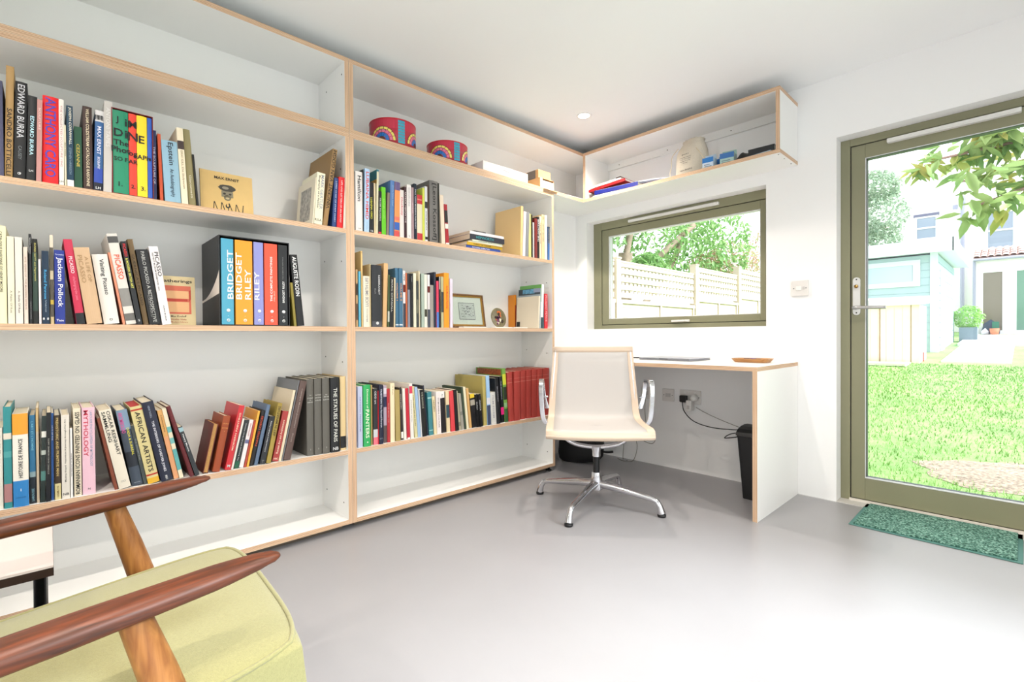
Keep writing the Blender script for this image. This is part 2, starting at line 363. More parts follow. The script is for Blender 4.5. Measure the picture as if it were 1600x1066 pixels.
for s in (-1, 1): B().box(s*.035-.008, s*.035+.008, -.0125, -.010, .022, .034).build('rocker', PLASTIC, s4, bevel=.001)
t = thing('power_plug', 'black plug in the left side of the double socket', 'plug', (.613, -.011, .478))
B().box(-.024, .024, -.03, 0, -.022, .022).build('body', DARK, t, bevel=.006)
t = thing('power_adapter', 'white plug-in adapter block in the double socket', 'adapter', (.675, -.011, .462))
B().box(-.03, .006, -.05, 0, -.055, .012).build('body', PLASTIC, t, bevel=.005)
B().lathe([(0, 0), (.021, 0), (.021, .03), (.014, .038), (0, .038)], (.012, -.0, .026), 18, M=Matrix.Rotation(PI/2, 3, 'X')).build('round_plug', PLASTIC, t)
B().box(-.022, -.004, -.0505, -.0500, -.045, -.02).build('port', mat('socket_grey', 'C8C4C0', .4), t)
def bez(pts, n=8):
    pts = [Vector(p) for p in pts]; out = []
    for i in range(len(pts)-1):
        p0 = pts[max(i-1, 0)]; p1 = pts[i]; p2 = pts[i+1]; p3 = pts[min(i+2, len(pts)-1)]
        for k in range(n):
            u = k/n; out.append(.5*((2*p1)+(-p0+p2)*u+(2*p0-5*p1+4*p2-p3)*u*u+(-p0+3*p1-3*p2+p3)*u**3))
    return out+[pts[-1]]
def cable(label, pts, r, m):
    o = B().tube(bez(pts), r, 8).build('cable', m); tag(o, label, 'cable'); return o
cable('black cable drooping from the black plug to the bin', [(.613, -.043, .458), (.63, -.05, .40), (.70, -.06, .345), (.82, -.08, .325), (.96, -.12, .335), (1.05, -.17, .352), (1.07, -.2, .345), (1.0, -.22, .33), (.96, -.215, .30), (1.02, -.24, .315), (1.08, -.26, .335)], .003, DARK)
cable('thin grey cable sagging from the white adapter towards the bin', [(.70, -.03, .43), (.76, -.035, .405), (.86, -.05, .375), (1.0, -.08, .345), (1.10, -.10, .335), (1.2, -.12, .34)], .0022, mat('cable_grey', '9A9690', .5))
cable('thin grey cable hanging in loops down to the floor under the desk', [(.331, -.014, .49), (.33, -.03, .38), (.36, -.05, .26), (.42, -.05, .20), (.40, -.05, .155), (.34, -.05, .16), (.27, -.05, .19), (.28, -.05, .12), (.27, -.055, .05), (.24, -.06, .004), (.18, -.08, .003), (.12, -.05, .003)], .002, mat('cable_beige', '7A7266', .5))
cable('second thin cable running down the wall behind the office chair', [(.05, -.012, .42), (.03, -.012, .3), (.06, -.02, .18), (.14, -.02, .17), (.15, -.02, .10), (.15, -.03, .003), (.2, -.05, .003)], .0018, mat('cable_beige', '7A7266', .5))
BOOKS = [
 ('books on the upper left shelf', 1.3945, [
  (-3.1467,-3.1267,0.0,0.0188,0.2896,0.22,0.006,'h','4A4A66','slate purple hardback cut off by the photo edge,upper left shelf',[],[],'','',0),
  (-3.1269,-3.1085,0.021,0.0173,0.3457,0.26,0.018,'h','B08C56','tall worn tan hardback with dark capitals,upper left shelf,right of the slate one',[['SANDRO BOTTICELLI','2A2018',0.02,0.62,0.62,'d']],[],'','',0),
  (-3.1077,-3.0802,0.026,0.0263,0.3036,0.231,0.014,'h','121214','tall thick black hardback with white capitals,upper left shelf,right of the worn tan one',[['EDWARD BURRA','C8C8CC',0.42,0.97,0.6,'d'],['CAUSEY','707478',0.2,0.34,0.3,'d'],['Φ','E0E0E0',0.02,0.09,0.35,'h']],[],'','',0),
  (-3.0795,-3.0579,0.028,0.0204,0.2667,0.203,0.01,'h','17191B','shorter black hardback with pale blue capitals,upper left shelf,right of the big black one',[['EDWARD BURRA','BFE6F0',0.3,0.76,0.42,'d'],['LH','F0F0F0',0.08,0.15,0.3,'h']],[],'','',0),
  (-3.0573,-3.0441,0.021,0.012,0.2605,0.198,0.006,'p','C08A84','dusty pink paperback,upper left shelf,right of the second black one',[['SCULPTURE','E8C8C0',0.6,0.93,0.4,'d']],[],'','',0),
  (-3.0435,-3.0043,0.014,0.0381,0.2812,0.214,0.018,'h','E0161E','bright red hardback with large violet capitals,upper left shelf,right of the dusty pink one',[['ANTHONY CARO','4A44B8',0.08,0.98,0.66,'d']],[],'','',0),
  (-3.0037,-2.9908,0.007,0.0117,0.2803,0.213,0.014,'p','EDE8E0','thin white paperback with faint red print,upper left shelf,right of the bright red one',[['THE COLLECTED SCULPTURE 1942','C89090',0.2,0.95,0.4,'d'],['LH','333333',0.03,0.07,0.5,'h']],[],'','',0),
  (-2.9905,-2.9845,0.0,0.0048,0.1987,0.151,0.01,'p','E2DABC','very thin cream booklet,upper left shelf,right of the thin white one',[['SMALL WORKS','6A6040',0.3,0.9,0.5,'d']],[],'','',0),
  (-2.9842,-2.9673,0.0,0.0158,0.2632,0.2,0.006,'p','14384E','dark teal paperback with white foot label,upper left shelf,right of the thin cream one',[['JOSEPH CORNWALL','E8E4D0',0.52,0.98,0.5,'d'],['STEPHEN HARRISON','7890A0',0.15,0.48,0.36,'d']],[[0,0.08,'F2EEE6']],'','',0),
  (-2.9663,-2.9456,0.0,0.0195,0.2043,0.155,0.018,'p','1E5238','short dark green book with gold capitals,upper left shelf,right of the teal navy one',[['CEZANNE','D0B850',0.35,0.72,0.4,'d']],[],'','',0),
  (-2.9441,-2.9194,0.0,0.0235,0.2768,0.21,0.014,'h','3C2620','dark brown hardback with gold and white title,upper left shelf,right of the green one',[['WILLIAM COLDSTREAM CATALOGUE RAISONNE','E8D8B8',0.04,0.97,0.34,'d']],[],'','',0),
  (-2.9189,-2.8951,0.026,0.0226,0.2717,0.207,0.01,'h','2F5E94','blue patterned hardback with portrait on top of spine,upper left shelf',[['MAX ERNST','E8E8F8',0.45,0.8,0.45,'d'],['BIOGRAPHY','E8E8F8',0.27,0.42,0.3,'d'],['LH','F0F0F0',0.02,0.05,0.4,'h']],[[0,0.1,'101428'],[0.1,0.28,'2A48A8'],[0.86,1,'D8D4D4'],[0.88,0.94,'303438']],'','',0),
  (-2.894,-2.8711,0.017,0.0217,0.3092,0.235,0.006,'p','C8C2BC','tall pale grey book with faint lettering,upper left shelf,right of the patterned blue one',[['ANTONI TAPIES','E0DCD8',0.5,0.93,0.5,'d']],[],'','',0),
  (-2.7566,-2.7434,0.0,0.012,0.2514,0.191,0.018,'p','1C2A5C','navy paperback beside the red picture slipcase,upper left shelf,right of the pale grey one',[['THE SCULPTURE OF','E0E0F0',0.1,0.9,0.45,'d']],[],'','',0),
  (-2.735,-2.7243,-0.026,0.0094,0.2415,0.184,0.014,'p','C8502A','thin orange paperback leaning left,upper left shelf,right of the navy one',[],[],'','',0),
  (-2.7209,-2.6709,-0.047,0.0488,0.2216,0.168,0.01,'h','8FB4C8','light blue hardback with dark serif title,upper left shelf,right of the thin orange one',[['Epstein','1A2430',0.6,0.97,0.42,'d'],['An Autobiography','2A3A48',0.08,0.54,0.3,'d']],[],'','',0),
 ]),
 ('books on the upper left shelf', 1.3945, [
  (-2.6704,-2.6493,-0.053,0.0198,0.2779,0.211,0.006,'h','EADCC0','tall cream hardback with small dark picture,upper left shelf,right of the light blue one',[['ERIC GILL Die Skulpturen','A09070',0.2,0.7,0.4,'d']],[[0.72,0.83,'3A2A28']],'','',0),
  (-2.6464,-2.6215,-0.067,0.0237,0.2824,0.215,0.018,'h','8C8258','olive green hardback leaning left,upper left shelf,right of the tall cream one',[['Giacometti','D8D0B8',0.1,0.4,0.3,'d']],[],'','',0),
  (-2.6215,-2.6136,-0.073,0.0067,0.1938,0.147,0.014,'p','16120E','thin black book leaning on the olive one,upper left shelf,right of the olive one',[],[],'','',0),
  (-2.1882,-2.1827,0.081,0.0044,0.2077,0.2,0.01,'p','E8DCC4','thin cream book showing a grey drawing cover,upper left shelf,by the face-out cream one',[],[],'draw','',0),
  (-2.1827,-2.1462,0.074,0.0352,0.2307,0.175,0.006,'p','EAE2C6','cream paperback with grey capitals leaning right,upper left shelf,right of the drawing one',[['MARK GERTLER','9098A8',0.3,0.96,0.38,'d2'],['Biography of a Painter','303030',0.3,0.94,0.26,'d1'],['R.S.A.','404040',0.05,0.12,0.3,'h']],[],'','',0),
  (-2.1403,-2.1181,0.143,0.0207,0.3592,0.26,0.018,'h','9C7A4A','tall tan brown hardback leaning right,upper left shelf,right of the lettered cream one',[['VINCENT VAN GOGH','241A10',0.22,0.98,0.72,'u']],[],'','',0),
  (-2.0985,-2.078,0.058,0.0193,0.2263,0.172,0.014,'h','1E3E78','dark blue hardback with tiny white print,upper left shelf,right of the tan brown one',[['LORD CHIEF OF STAFF DIARY','B8C4DC',0.1,0.93,0.3,'d']],[],'','',0),
  (-2.0781,-2.049,0.052,0.0278,0.2333,0.177,0.01,'h','D4101C','red hardback with tiny white print,upper left shelf,right of the blue one',[['LIFE AND LETTERS OF AN ARTIST','F0C8C8',0.1,0.93,0.26,'d']],[],'','',0),
  (-2.0498,-2.0402,0.049,0.0084,0.1795,0.136,0.006,'p','DCCFC0','short white book against the bay side,upper left shelf,right of the red one',[],[],'','',0),
 ]),
 ('books on the middle left shelf', 0.944, [
  (-3.1487,-3.1252,0.0,0.0223,0.3003,0.228,0.018,'h','ECE6BE','thick pale yellow hardback with dark capitals,middle left shelf',[['CATALOGUE RAISONNE OF HENRY MOORE','3A3A30',0.32,0.94,0.26,'d']],[],'','',0),
  (-3.1243,-3.108,0.0,0.0151,0.2693,0.205,0.014,'p','E6E0C6','cream paperback with small central print,middle left shelf,right of the pale yellow one',[['A. Pablo Of Ruiz','807860',0.12,0.38,0.28,'d']],[],'','',0),
  (-3.1073,-3.0901,0.0,0.0161,0.2692,0.205,0.01,'p','E0D9CE','off-white paperback with small central print,middle left shelf,right of the cream one',[['A. Stella Of Ruiz','706860',0.12,0.38,0.28,'d']],[],'','',0),
  (-3.0887,-3.0786,0.0,0.0089,0.2397,0.182,0.006,'p','DACCBE','pinkish cream paperback with faint brown capitals,middle left shelf,right of the off-white one',[['FIVE YEARS OF THE MODERN ESTATE','A88878',0.15,0.9,0.4,'d']],[],'','',0),
  (-3.0768,-3.0696,0.0,0.006,0.2835,0.215,0.018,'p','131314','tall thin black book,middle left shelf,right of the pinkish cream one',[['NATIONAL PRESENCE','C0C0C0',0.78,0.96,0.4,'d'],['THE BOOK OF DRAWING','A0A0A0',0.05,0.25,0.4,'d']],[],'','',0),
  (-3.069,-3.0561,0.0,0.0117,0.2689,0.204,0.014,'h','2C4238','dark green book with black top and yellow print,middle left shelf',[['DORIS HATT and Paperwork','D8D070',0.5,0.95,0.4,'d']],[[0.84,1,'121412'],[0,0.15,'141816']],'','',0),
  (-3.0553,-3.0488,0.0,0.0053,0.2055,0.156,0.01,'p','E4DEE0','short thin white booklet,middle left shelf,right of the dark green one',[],[],'','',0),
  (-3.0479,-3.0306,0.0,0.0162,0.2323,0.177,0.006,'h','0F2A42','dark navy paperback with bright blue title,middle left shelf,right of the short white one',[['Roland Penrose','48A8DC',0.34,0.74,0.4,'d'],['The Friendly Surrealist','A8B8C8',0.16,0.33,0.26,'d'],['• •','E0E0E0',0.04,0.1,0.5,'h']],[],'','',0),
  (-3.0287,-3.0196,0.0,0.0079,0.287,0.218,0.018,'p','5A5244','tall tattered black and white book,middle left shelf,right of the dark navy one',[],[[0.86,1,'DCCDB8'],[0.5,0.6,'D8C8A8'],[0,0.08,'D8C090'],[0.22,0.27,'D8B848']],'','',0),
  (-3.0185,-2.9929,0.0,0.0244,0.2397,0.182,0.014,'h','22348C','royal blue hardback with bold white title,middle left shelf,right of the tattered one',[['Jackson Pollock','F4F4F8',0.23,0.9,0.62,'d'],['Varnedoe','D0D8F0',0.92,0.96,0.2,'h'],['Tate','F0F0F8',0.03,0.07,0.28,'h']],[],'','',0),
  (-2.9663,-2.9436,-0.11,0.0214,0.2779,0.211,0.01,'h','C22C4C','raspberry red hardback leaning left,middle left shelf,right of the royal blue one',[['PICASSO','F0D8DC',0.6,0.8,0.42,'d'],['challenging the past','E07890',0.28,0.56,0.4,'d']],[[0,0.13,'181C20']],'','',0),
  (-2.9409,-2.9001,-0.125,0.0393,0.2535,0.193,0.006,'h','CBAA86','thick tan hardback with pale brown capitals,middle left shelf,right of the raspberry red one',[['A LIFE OF','A88860',0.55,0.88,0.24,'d2'],['PICASSO','A88860',0.54,0.9,0.3,'d1']],[],'','',0),
  (-2.8964,-2.8537,-0.128,0.0411,0.2376,0.181,0.018,'h','DFDBD4','thick white hardback with handwritten black title,middle left shelf,right of the thick tan one',[['Visiting Picasso','1C1C20',0.42,0.93,0.36,'d'],['O','202020',0.04,0.09,0.2,'h']],[],'','',0),
  (-2.846,-2.8382,-0.153,0.0065,0.2495,0.19,0.014,'p','DC8C6C','thin salmon pink book leaning left,middle left shelf,right of the handwritten white one',[],[],'','',0),
  (-2.8373,-2.8078,-0.162,0.0279,0.3133,0.238,0.01,'h','D6D2CA','tall white book with orange letters,photo bands,middle left shelf,right of the salmon one',[['PICASSO','E05024',0.5,0.77,0.55,'d']],[[0.9,0.97,'4A4A4A'],[0.2,0.4,'8A8884'],[0.04,0.12,'6A6864']],'','',0),
  (-2.807,-2.7915,-0.15,0.0141,0.2908,0.221,0.006,'p','111113','black paperback with red and yellow title,middle left shelf,right of the patched white one',[['PICASSO','E0242C',0.82,0.97,0.55,'d'],['& MODERN BRITISH ART','E4E060',0.44,0.8,0.5,'d'],['5','E8E8E8',0.03,0.07,0.5,'h']],[],'','',0),
  (-2.7882,-2.7718,-0.144,0.0151,0.3024,0.23,0.018,'h','6C5636','dark brown hardback with faint capitals,middle left shelf,right of the lettered black one',[["GUERNICA'S PICASSO",'3A2C18',0.2,0.85,0.46,'d']],[],'','',0),
  (-2.7709,-2.7354,-0.141,0.034,0.2678,0.204,0.014,'h','1E1F22','thick charcoal hardback with grey serif capitals,middle left shelf,right of the brown one',[['PABLO PICASSO A RETROSPECTIVE','B0B0AC',0.03,0.97,0.3,'d'],['The Museum of Modern Art','707070',0.1,0.4,0.16,'d1']],[],'','',0),
  (-2.7339,-2.7057,-0.136,0.0267,0.2825,0.215,0.01,'p','E6E0E0','white paperback with bold black capitals,middle left shelf,right of the charcoal one',[['PICASSO','101012',0.62,0.93,0.44,'d2'],['HIS FIRST MUSEUM EXHIBITION 1939','303030',0.44,0.92,0.18,'d1'],['HILMAR MUSEUM','505050',0.05,0.25,0.14,'d']],[],'','',0),
 ]),
 ('books on the middle left shelf', 0.944, [
  (-2.2718,-2.2608,-0.08,0.0098,0.1853,0.141,0.006,'p','8A7C2C','thin mustard paperback beside the black slipcase,middle left shelf,right of the boxed black one',[],[],'','',0),
  (-2.2545,-2.2234,-0.094,0.0298,0.3073,0.234,0.018,'h','16171A','black book with white title leaning on slipcase,middle left shelf,right of the mustard one',[['AUGUSTE RODIN','F0F0F0',0.42,0.97,0.55,'d']],[],'','',0),
 ]),
 ('books on the lower left shelf', 0.374, [
  (-3.158,-3.1398,0.0,0.0171,0.2496,0.19,0.014,'p','DCD8CC','white book cut off by the photo edge,lower left shelf',[['KLEE','303030',0.68,0.8,0.4,'d']],[],'','',0),
  (-3.1386,-3.12,0.0,0.0174,0.3133,0.238,0.01,'h','2C868A','teal patterned hardback with pink foot,lower left shelf,right of the edge white one',[],[[0.06,0.24,'A87878'],[0.68,0.74,'D8D0C0'],[0.5,0.56,'4A9A9C']],'','',0),
  (-3.1191,-3.0837,0.0,0.0342,0.2899,0.22,0.006,'h','E4DFD4','thick orange,white and blue banded hardback,lower left shelf,right of the teal patterned one',[['HISTOIRE DE FRANCE','1C1C20',0.31,0.73,0.27,'u'],['1','F0F0F0',0.14,0.22,0.24,'h'],['LAROUSSE','1C4A78',0.08,0.12,0.1,'h']],[[0.775,1,'E09A2C'],[0,0.28,'2A7CBC']],'','',0),
  (-3.0826,-3.0677,0.0,0.0137,0.2804,0.213,0.018,'h','2C6E96','mid blue hardback with dark lower half,lower left shelf,right of the orange-topped one',[["L'ART ET L'HOMME",'7AC0D8',0.6,0.93,0.4,'d'],['LAROUSSE','80B0C0',0.03,0.17,0.4,'u']],[[0.0,0.3,'16222C'],[0.3,0.36,'88A0A8']],'','',0),
  (-3.0671,-3.0599,0.0,0.0059,0.3027,0.23,0.014,'p','BFA474','tattered tan spine,lower left shelf,right of the mid blue one',[],[[0.0,0.75,'B8A890']],'','',0),
  (-3.0591,-3.0469,0.021,0.0109,0.2761,0.21,0.01,'p','1E2C2A','dark green book with white flecks,lower left shelf,right of the tattered tan one',[],[[0.75,0.82,'D8D8D0'],[0.55,0.6,'A8B0A8'],[0.25,0.36,'4A7A74']],'','',0),
  (-3.0464,-3.0344,0.014,0.0108,0.2857,0.217,0.006,'p','14161A','black paperback with thin grey lettering,lower left shelf,right of the dark flecked one',[['ETHNIC AND NOMAD ARTS','A0A098',0.2,0.82,0.3,'u']],[],'','',0),
  (-3.0338,-3.0267,0.007,0.0059,0.2815,0.214,0.018,'p','2C5CA4','thin bright blue paperback,lower left shelf,right of the black one',[['ARTS OF THE','D0D8E8',0.6,0.95,0.5,'d']],[],'','',0),
  (-3.0253,-3.0096,0.0,0.0145,0.274,0.208,0.014,'h','3A2C1E','brown hardback with gold capitals,cream foot,lower left shelf,right of the bright blue one',[['PREHISTORIC AND PRIMITIVE MAN','D0B878',0.28,0.97,0.42,'d'],['HAMLYN','705830',0.03,0.16,0.32,'u']],[[0,0.19,'D0C490']],'','',0),
  (-3.0085,-2.9877,0.0,0.0197,0.2729,0.207,0.01,'h','D9D3C8','ivory hardback with small serif title,lower left shelf,right of the brown one',[['Modray Kitard  Voyonisou A Journey through Her Art','3A3A38',0.2,0.95,0.24,'u'],['NB','404040',0.03,0.08,0.4,'h']],[],'','',0),
  (-2.9872,-2.9807,0.0,0.0052,0.2283,0.173,0.006,'p','E4E2DE','slim white booklet,lower left shelf,right of the ivory one',[['THE TREASURES OF THE EAST','505050',0.15,0.8,0.4,'u']],[],'','',0),
  (-2.9786,-2.9587,0.0,0.0188,0.2907,0.221,0.018,'h','E0D6BE','cream hardback with tall black serif capitals,lower left shelf,right of the slim white one',[['ROMANIAN ICONS PAINTED ON GLASS','141414',0.02,0.96,0.58,'u']],[],'','',0),
  (-2.9576,-2.9238,0.0,0.0326,0.2913,0.221,0.014,'h','E2BAC8','thick pink hardback with red capitals,lower left shelf,right of the striped cream one',[['MYTHOLOGY','C03048',0.44,0.97,0.36,'d1'],['LAROUSSE ENCYCLOPEDIA OF MYTHOLOGY','90A0B8',0.32,0.96,0.2,'d2'],['N','303030',0.04,0.09,0.2,'h']],[],'','',0),
  (-2.8752,-2.8645,-0.175,0.0093,0.2554,0.194,0.01,'h','7C3E28','thin rust brown hardback leaning left,lower left shelf,right of the pink one',[],[],'','',0),
  (-2.8636,-2.8294,-0.184,0.0323,0.2811,0.214,0.006,'h','DDD5C4','thick stone coloured hardback leaning left,lower left shelf,right of the thin rust one',[['SAMMLUNG','202020',0.6,0.98,0.3,'d1'],['OSKAR REINHART','202020',0.42,0.98,0.3,'d2'],['OO','A0A098',0.06,0.12,0.2,'h']],[],'','',0),
 ]),
 ('books on the lower left shelf', 0.374, [
  (-2.8266,-2.7945,-0.157,0.0305,0.274,0.208,0.018,'h','3C4654','multicoloured hardback with pink and yellow lettering,lower left shelf,right of the stone one',[['ARCIMBOLDO','D04890',0.7,0.97,0.36,'d1'],['DADA & SURREAL','D8D040',0.4,0.76,0.22,'d2'],['PENGUIN','A0A8B0',0.02,0.06,0.1,'h']],[[0.74,1,'7890A8'],[0.25,0.45,'1C222C']],'','',0),
  (-2.794,-2.7831,-0.166,0.0095,0.2169,0.165,0.014,'p','3A403E','dark grey thin hardback,lower left shelf,right of the multicoloured one',[['THE EXHIBITION','8A9090',0.3,0.9,0.4,'d']],[],'','',0),
  (-2.7824,-2.747,-0.175,0.0336,0.2841,0.216,0.01,'h','D0C28A','sand coloured hardback with wide black capitals,lower left shelf,right of the dark grey one',[['AFRICAN ARTISTS','1A1814',0.15,0.93,0.42,'d']],[[0,0.07,'D8A82C'],[0.945,0.965,'B03020'],[0.1,0.12,'B03020']],'','B02824',0),
  (-2.7437,-2.7072,-0.19,0.0346,0.2974,0.226,0.006,'h','1E2236','dark navy hardback with white capitals,lower left shelf,right of the sand one',[['THE INTERIORS OF CHESTER JONES','E0E0E8',0.12,0.76,0.26,'d'],['HENRY RUSSELL','9098A8',0.8,0.95,0.16,'d'],['M&H','D0D0D0',0.02,0.07,0.2,'d']],[],'','',0),
  (-2.7043,-2.6879,-0.186,0.0149,0.263,0.2,0.018,'p','DBA45C','apricot paperback with small italic title,lower left shelf,right of the dark navy one',[['A Dictionary Book','503010',0.68,0.93,0.3,'d']],[[0.0,0.62,'E0A070']],'','',0),
  (-2.6876,-2.6737,-0.192,0.0124,0.2694,0.205,0.014,'p','DACFB2','cream paperback mottled teal in the middle,lower left shelf,right of the apricot one',[],[[0.12,0.42,'58A0A0'],[0.5,0.58,'70B0AC'],[0.66,0.74,'68A8A4']],'','',0),
  (-2.6546,-2.64,-0.26,0.0128,0.2803,0.213,0.01,'h','5C161C','dark red hardback leaning left,lower left shelf,right of the teal mottled one',[['THE ART OF SCULPTURE','7E3034',0.5,0.93,0.34,'d']],[],'','',0),
  (-2.6387,-2.6233,-0.274,0.0136,0.1989,0.151,0.006,'p','1C2024','short black paperback with white title,lower left shelf,right of the dark red one',[['Henry Moore','E8E8E8',0.5,0.85,0.5,'d']],[[0.9,0.98,'90B0B8']],'','',0),
  (-2.6132,-2.5945,0.2,0.0171,0.1897,0.144,0.018,'h','6A2A22','maroon book with its tan page edges outwards,lower left shelf,by the short black one',[],[[0,1,'B88C52']],'','',1),
  (-2.5823,-2.5566,0.191,0.024,0.2159,0.164,0.014,'h','984420','russet leather-bound book with gilt lettering,lower left shelf,right of the maroon one',[['GEORGE','D09050',0.84,0.88,0.2,'h'],['MOORE','D09050',0.76,0.8,0.2,'h'],['&','D09050',0.7,0.74,0.15,'h']],[],'','',0),
 ]),
 ('books on the lower left shelf', 0.374, [
  (-2.5406,-2.5191,0.213,0.0198,0.2539,0.193,0.01,'p','C21C26','red paperback with cream title strip,lower left shelf,right of the russet leather one',[['MODERN PAINTING','E8DCC0',0.25,0.93,0.3,'u'],['M','F0F0F0',0.04,0.08,0.5,'h']],[],'','',0),
  (-2.5193,-2.5113,0.218,0.0066,0.2016,0.153,0.006,'p','D9D2C8','thin white paperback leaning right,lower left shelf,right of the red one',[],[],'','',0),
  (-2.5072,-2.4895,0.219,0.0162,0.1921,0.146,0.018,'p','13171A','black paperback with green foot,lower left shelf,right of the thin white one',[['The Romantic and the Great Century','D8D8D8',0.15,0.93,0.3,'u']],[[0,0.14,'1C5A40']],'','',0),
  (-2.4889,-2.4733,0.217,0.0141,0.1909,0.145,0.014,'p','E2DCDC','white paperback with a mauve square,lower left shelf,right of the black and green one',[['WITTKOWER','A04040',0.65,0.93,0.3,'u']],[[0.5,0.58,'6A6A90']],'','',0),
  (-2.4728,-2.4641,0.211,0.0073,0.1874,0.142,0.01,'p','A63A22','thin rust red paperback,lower left shelf,right of the white and mauve one',[],[],'','',0),
  (-2.464,-2.4549,0.203,0.0077,0.2261,0.172,0.006,'p','E0A434','thin amber yellow paperback,lower left shelf,right of the thin rust red one',[],[],'','',0),
  (-2.4508,-2.4347,0.221,0.0145,0.2244,0.171,0.018,'h','1C1A1A','black hardback with orange capitals,lower left shelf,right of the amber one',[['PAINTED LODGES','D04824',0.35,0.9,0.5,'u']],[],'','',0),
  (-2.4342,-2.4196,0.214,0.0131,0.2468,0.188,0.014,'h','5A6E88','slate blue hardback leaning right,lower left shelf,right of the black with orange capitals one',[],[],'','',0),
  (-2.415,-2.3928,0.213,0.0206,0.1959,0.149,0.01,'p','17181C','small black paperback with white title,lower left shelf,right of the slate blue one',[['A Concise History of Modern Painting','D8D8D8',0.25,0.9,0.3,'u'],['T','808080',0.03,0.08,0.5,'h']],[],'','',0),
  (-2.3903,-2.3719,0.199,0.0168,0.2488,0.189,0.006,'h','A08A3E','olive gold hardback with dark capitals,lower left shelf,right of the small black one',[['ART IN MINIATURE','3A2E10',0.45,0.95,0.6,'u']],[],'','',0),
  (-2.3639,-2.3386,0.214,0.0235,0.2106,0.16,0.018,'p','A63430','brick red paperback with cream title,lower left shelf,right of the gold one',[['Russian Art and Architecture','F0D8C0',0.15,0.82,0.36,'u'],['ABC','F0D8C0',0.03,0.07,0.3,'h']],[],'','',0),
  (-2.3386,-2.3278,0.21,0.0095,0.2997,0.24,0.014,'p','E0D0B2','thin tall cream book showing its plain cover,lower left shelf,by the brick red one',[],[],'','',0),
  (-2.3283,-2.3222,0.216,0.0047,0.3434,0.26,0.01,'p','6A6C70','thin grey book showing a photo cover,lower left shelf,right of the cream panel one',[],[],'','',0),
  (-2.3222,-2.2928,0.217,0.0276,0.3376,0.257,0.006,'h','5C4842','tall taupe brown hardback with pale lettering,lower left shelf,right of the grey photo one',[['Catalogue Museum Jacquemart','A89890',0.4,0.9,0.25,'d'],['Electa','A09088',0.2,0.35,0.2,'d']],[],'','',0),
  (-2.2192,-2.1881,0.0,0.0299,0.3373,0.256,0.018,'h','5E5B54','grey cloth volume,leftmost of the matching three,lower left shelf,right of the taupe one',[['THE','C0C0B8',0.78,0.8,0.12,'h'],['ETCHINGS','C0C0B8',0.74,0.765,0.16,'h'],['OF','C0C0B8',0.715,0.735,0.12,'h'],['REMBRANDT','C0C0B8',0.685,0.71,0.16,'h'],['1','C0C0B8',0.07,0.09,0.2,'h']],[],'','',0),
  (-2.1868,-2.154,0.0,0.0315,0.3382,0.257,0.014,'h','5E5B54','grey cloth volume,middle of the matching three,lower left shelf',[['GOTHIC','C0C0B8',0.77,0.8,0.16,'h'],['DRAWING','C0C0B8',0.735,0.765,0.16,'h'],['EUROPE','C0C0B8',0.7,0.73,0.16,'h'],['2','C0C0B8',0.07,0.09,0.2,'h']],[],'','',0),
  (-2.1528,-2.1193,0.0,0.0322,0.3391,0.258,0.01,'h','5E5B54','grey cloth volume,rightmost of the matching three,lower left shelf',[['THE','C0C0B8',0.77,0.79,0.12,'h'],['ART IN','C0C0B8',0.74,0.765,0.16,'h'],['EUROPE','C0C0B8',0.7,0.73,0.16,'h'],['3','C0C0B8',0.07,0.09,0.2,'h']],[],'','',0),
  (-2.1171,-2.0753,0.0,0.0406,0.339,0.258,0.006,'h','101114','tall black hardback with white serif capitals,lower left shelf,right of the grey volume one',[['THE STATUES OF PARIS','D8D8D0',0.14,0.86,0.42,'d'],['NB','E0E0E0',0.03,0.07,0.4,'h']],[],'','',0),
  (-2.0668,-2.0402,0.0,0.0254,0.34,0.258,0.018,'h','DDC390','cream hardback with black foot beside bay divider,lower left shelf,by the serif black one',[],[[0.03,0.19,'121212']],'','B08A50',0),
 ]),
 ('books on the upper right shelf', 1.3945, [
  (-1.984,-1.9486,0.0,0.0342,0.28,0.213,0.014,'h','E2DCD8','white hardback with bold black title,upper right shelf',[['Hamilton','141416',0.5,0.93,0.52,'d'],['LH','303030',0.03,0.06,0.2,'h']],[],'','',0),
  (-1.9497,-1.9454,0.0,0.0031,0.2943,0.224,0.01,'p','1A1A1C','very thin black book by the bold white one,upper right shelf',[],[],'','',0),
  (-1.9462,-1.9204,0.02,0.0246,0.2997,0.228,0.006,'h','A8C6E6','tall sky blue hardback with red and white capitals,upper right shelf',[['LUBAINA HIMID','D8443C',0.2,0.95,0.6,'d'],['Tate Publishing','8090A8',0.04,0.16,0.2,'d']],[],'','',0),
  (-1.9129,-1.8897,0.0,0.022,0.2452,0.186,0.018,'p','1C1C1F','black paperback with yellow capitals,upper right shelf,right of the sky blue one',[['LUBAINA HIMID','D8D440',0.28,0.7,0.46,'d'],['Y&','D0D0D0',0.03,0.07,0.4,'h']],[],'','',0),
  (-1.89,-1.8816,0.0,0.0072,0.2435,0.185,0.014,'p','DCC9A4','thin beige paperback,upper right shelf,right of the yellow-lettered black one',[],[],'','',0),
  (-1.8829,-1.8722,0.024,0.0095,0.3111,0.236,0.01,'p','D6D0B0','tall thin pale book with teal and ochre cover top,upper right shelf',[],[[0.97,1,'2A7A88']],'teal','',0),
  (-1.8721,-1.856,0.018,0.0149,0.2071,0.157,0.006,'p','1E1C20','short black paperback with red foot square,upper right shelf,right of the tall teal-topped one',[['FROM PICASSO','D0D0D0',0.3,0.85,0.4,'d']],[[0.01,0.05,'D03040']],'','',0),
  (-1.8481,-1.8245,0.0,0.0225,0.2353,0.179,0.018,'p','68C428','lime green paperback,upper right shelf,right of the short black one',[['RACHEL JONES','A8E070',0.3,0.8,0.3,'d']],[],'','',0),
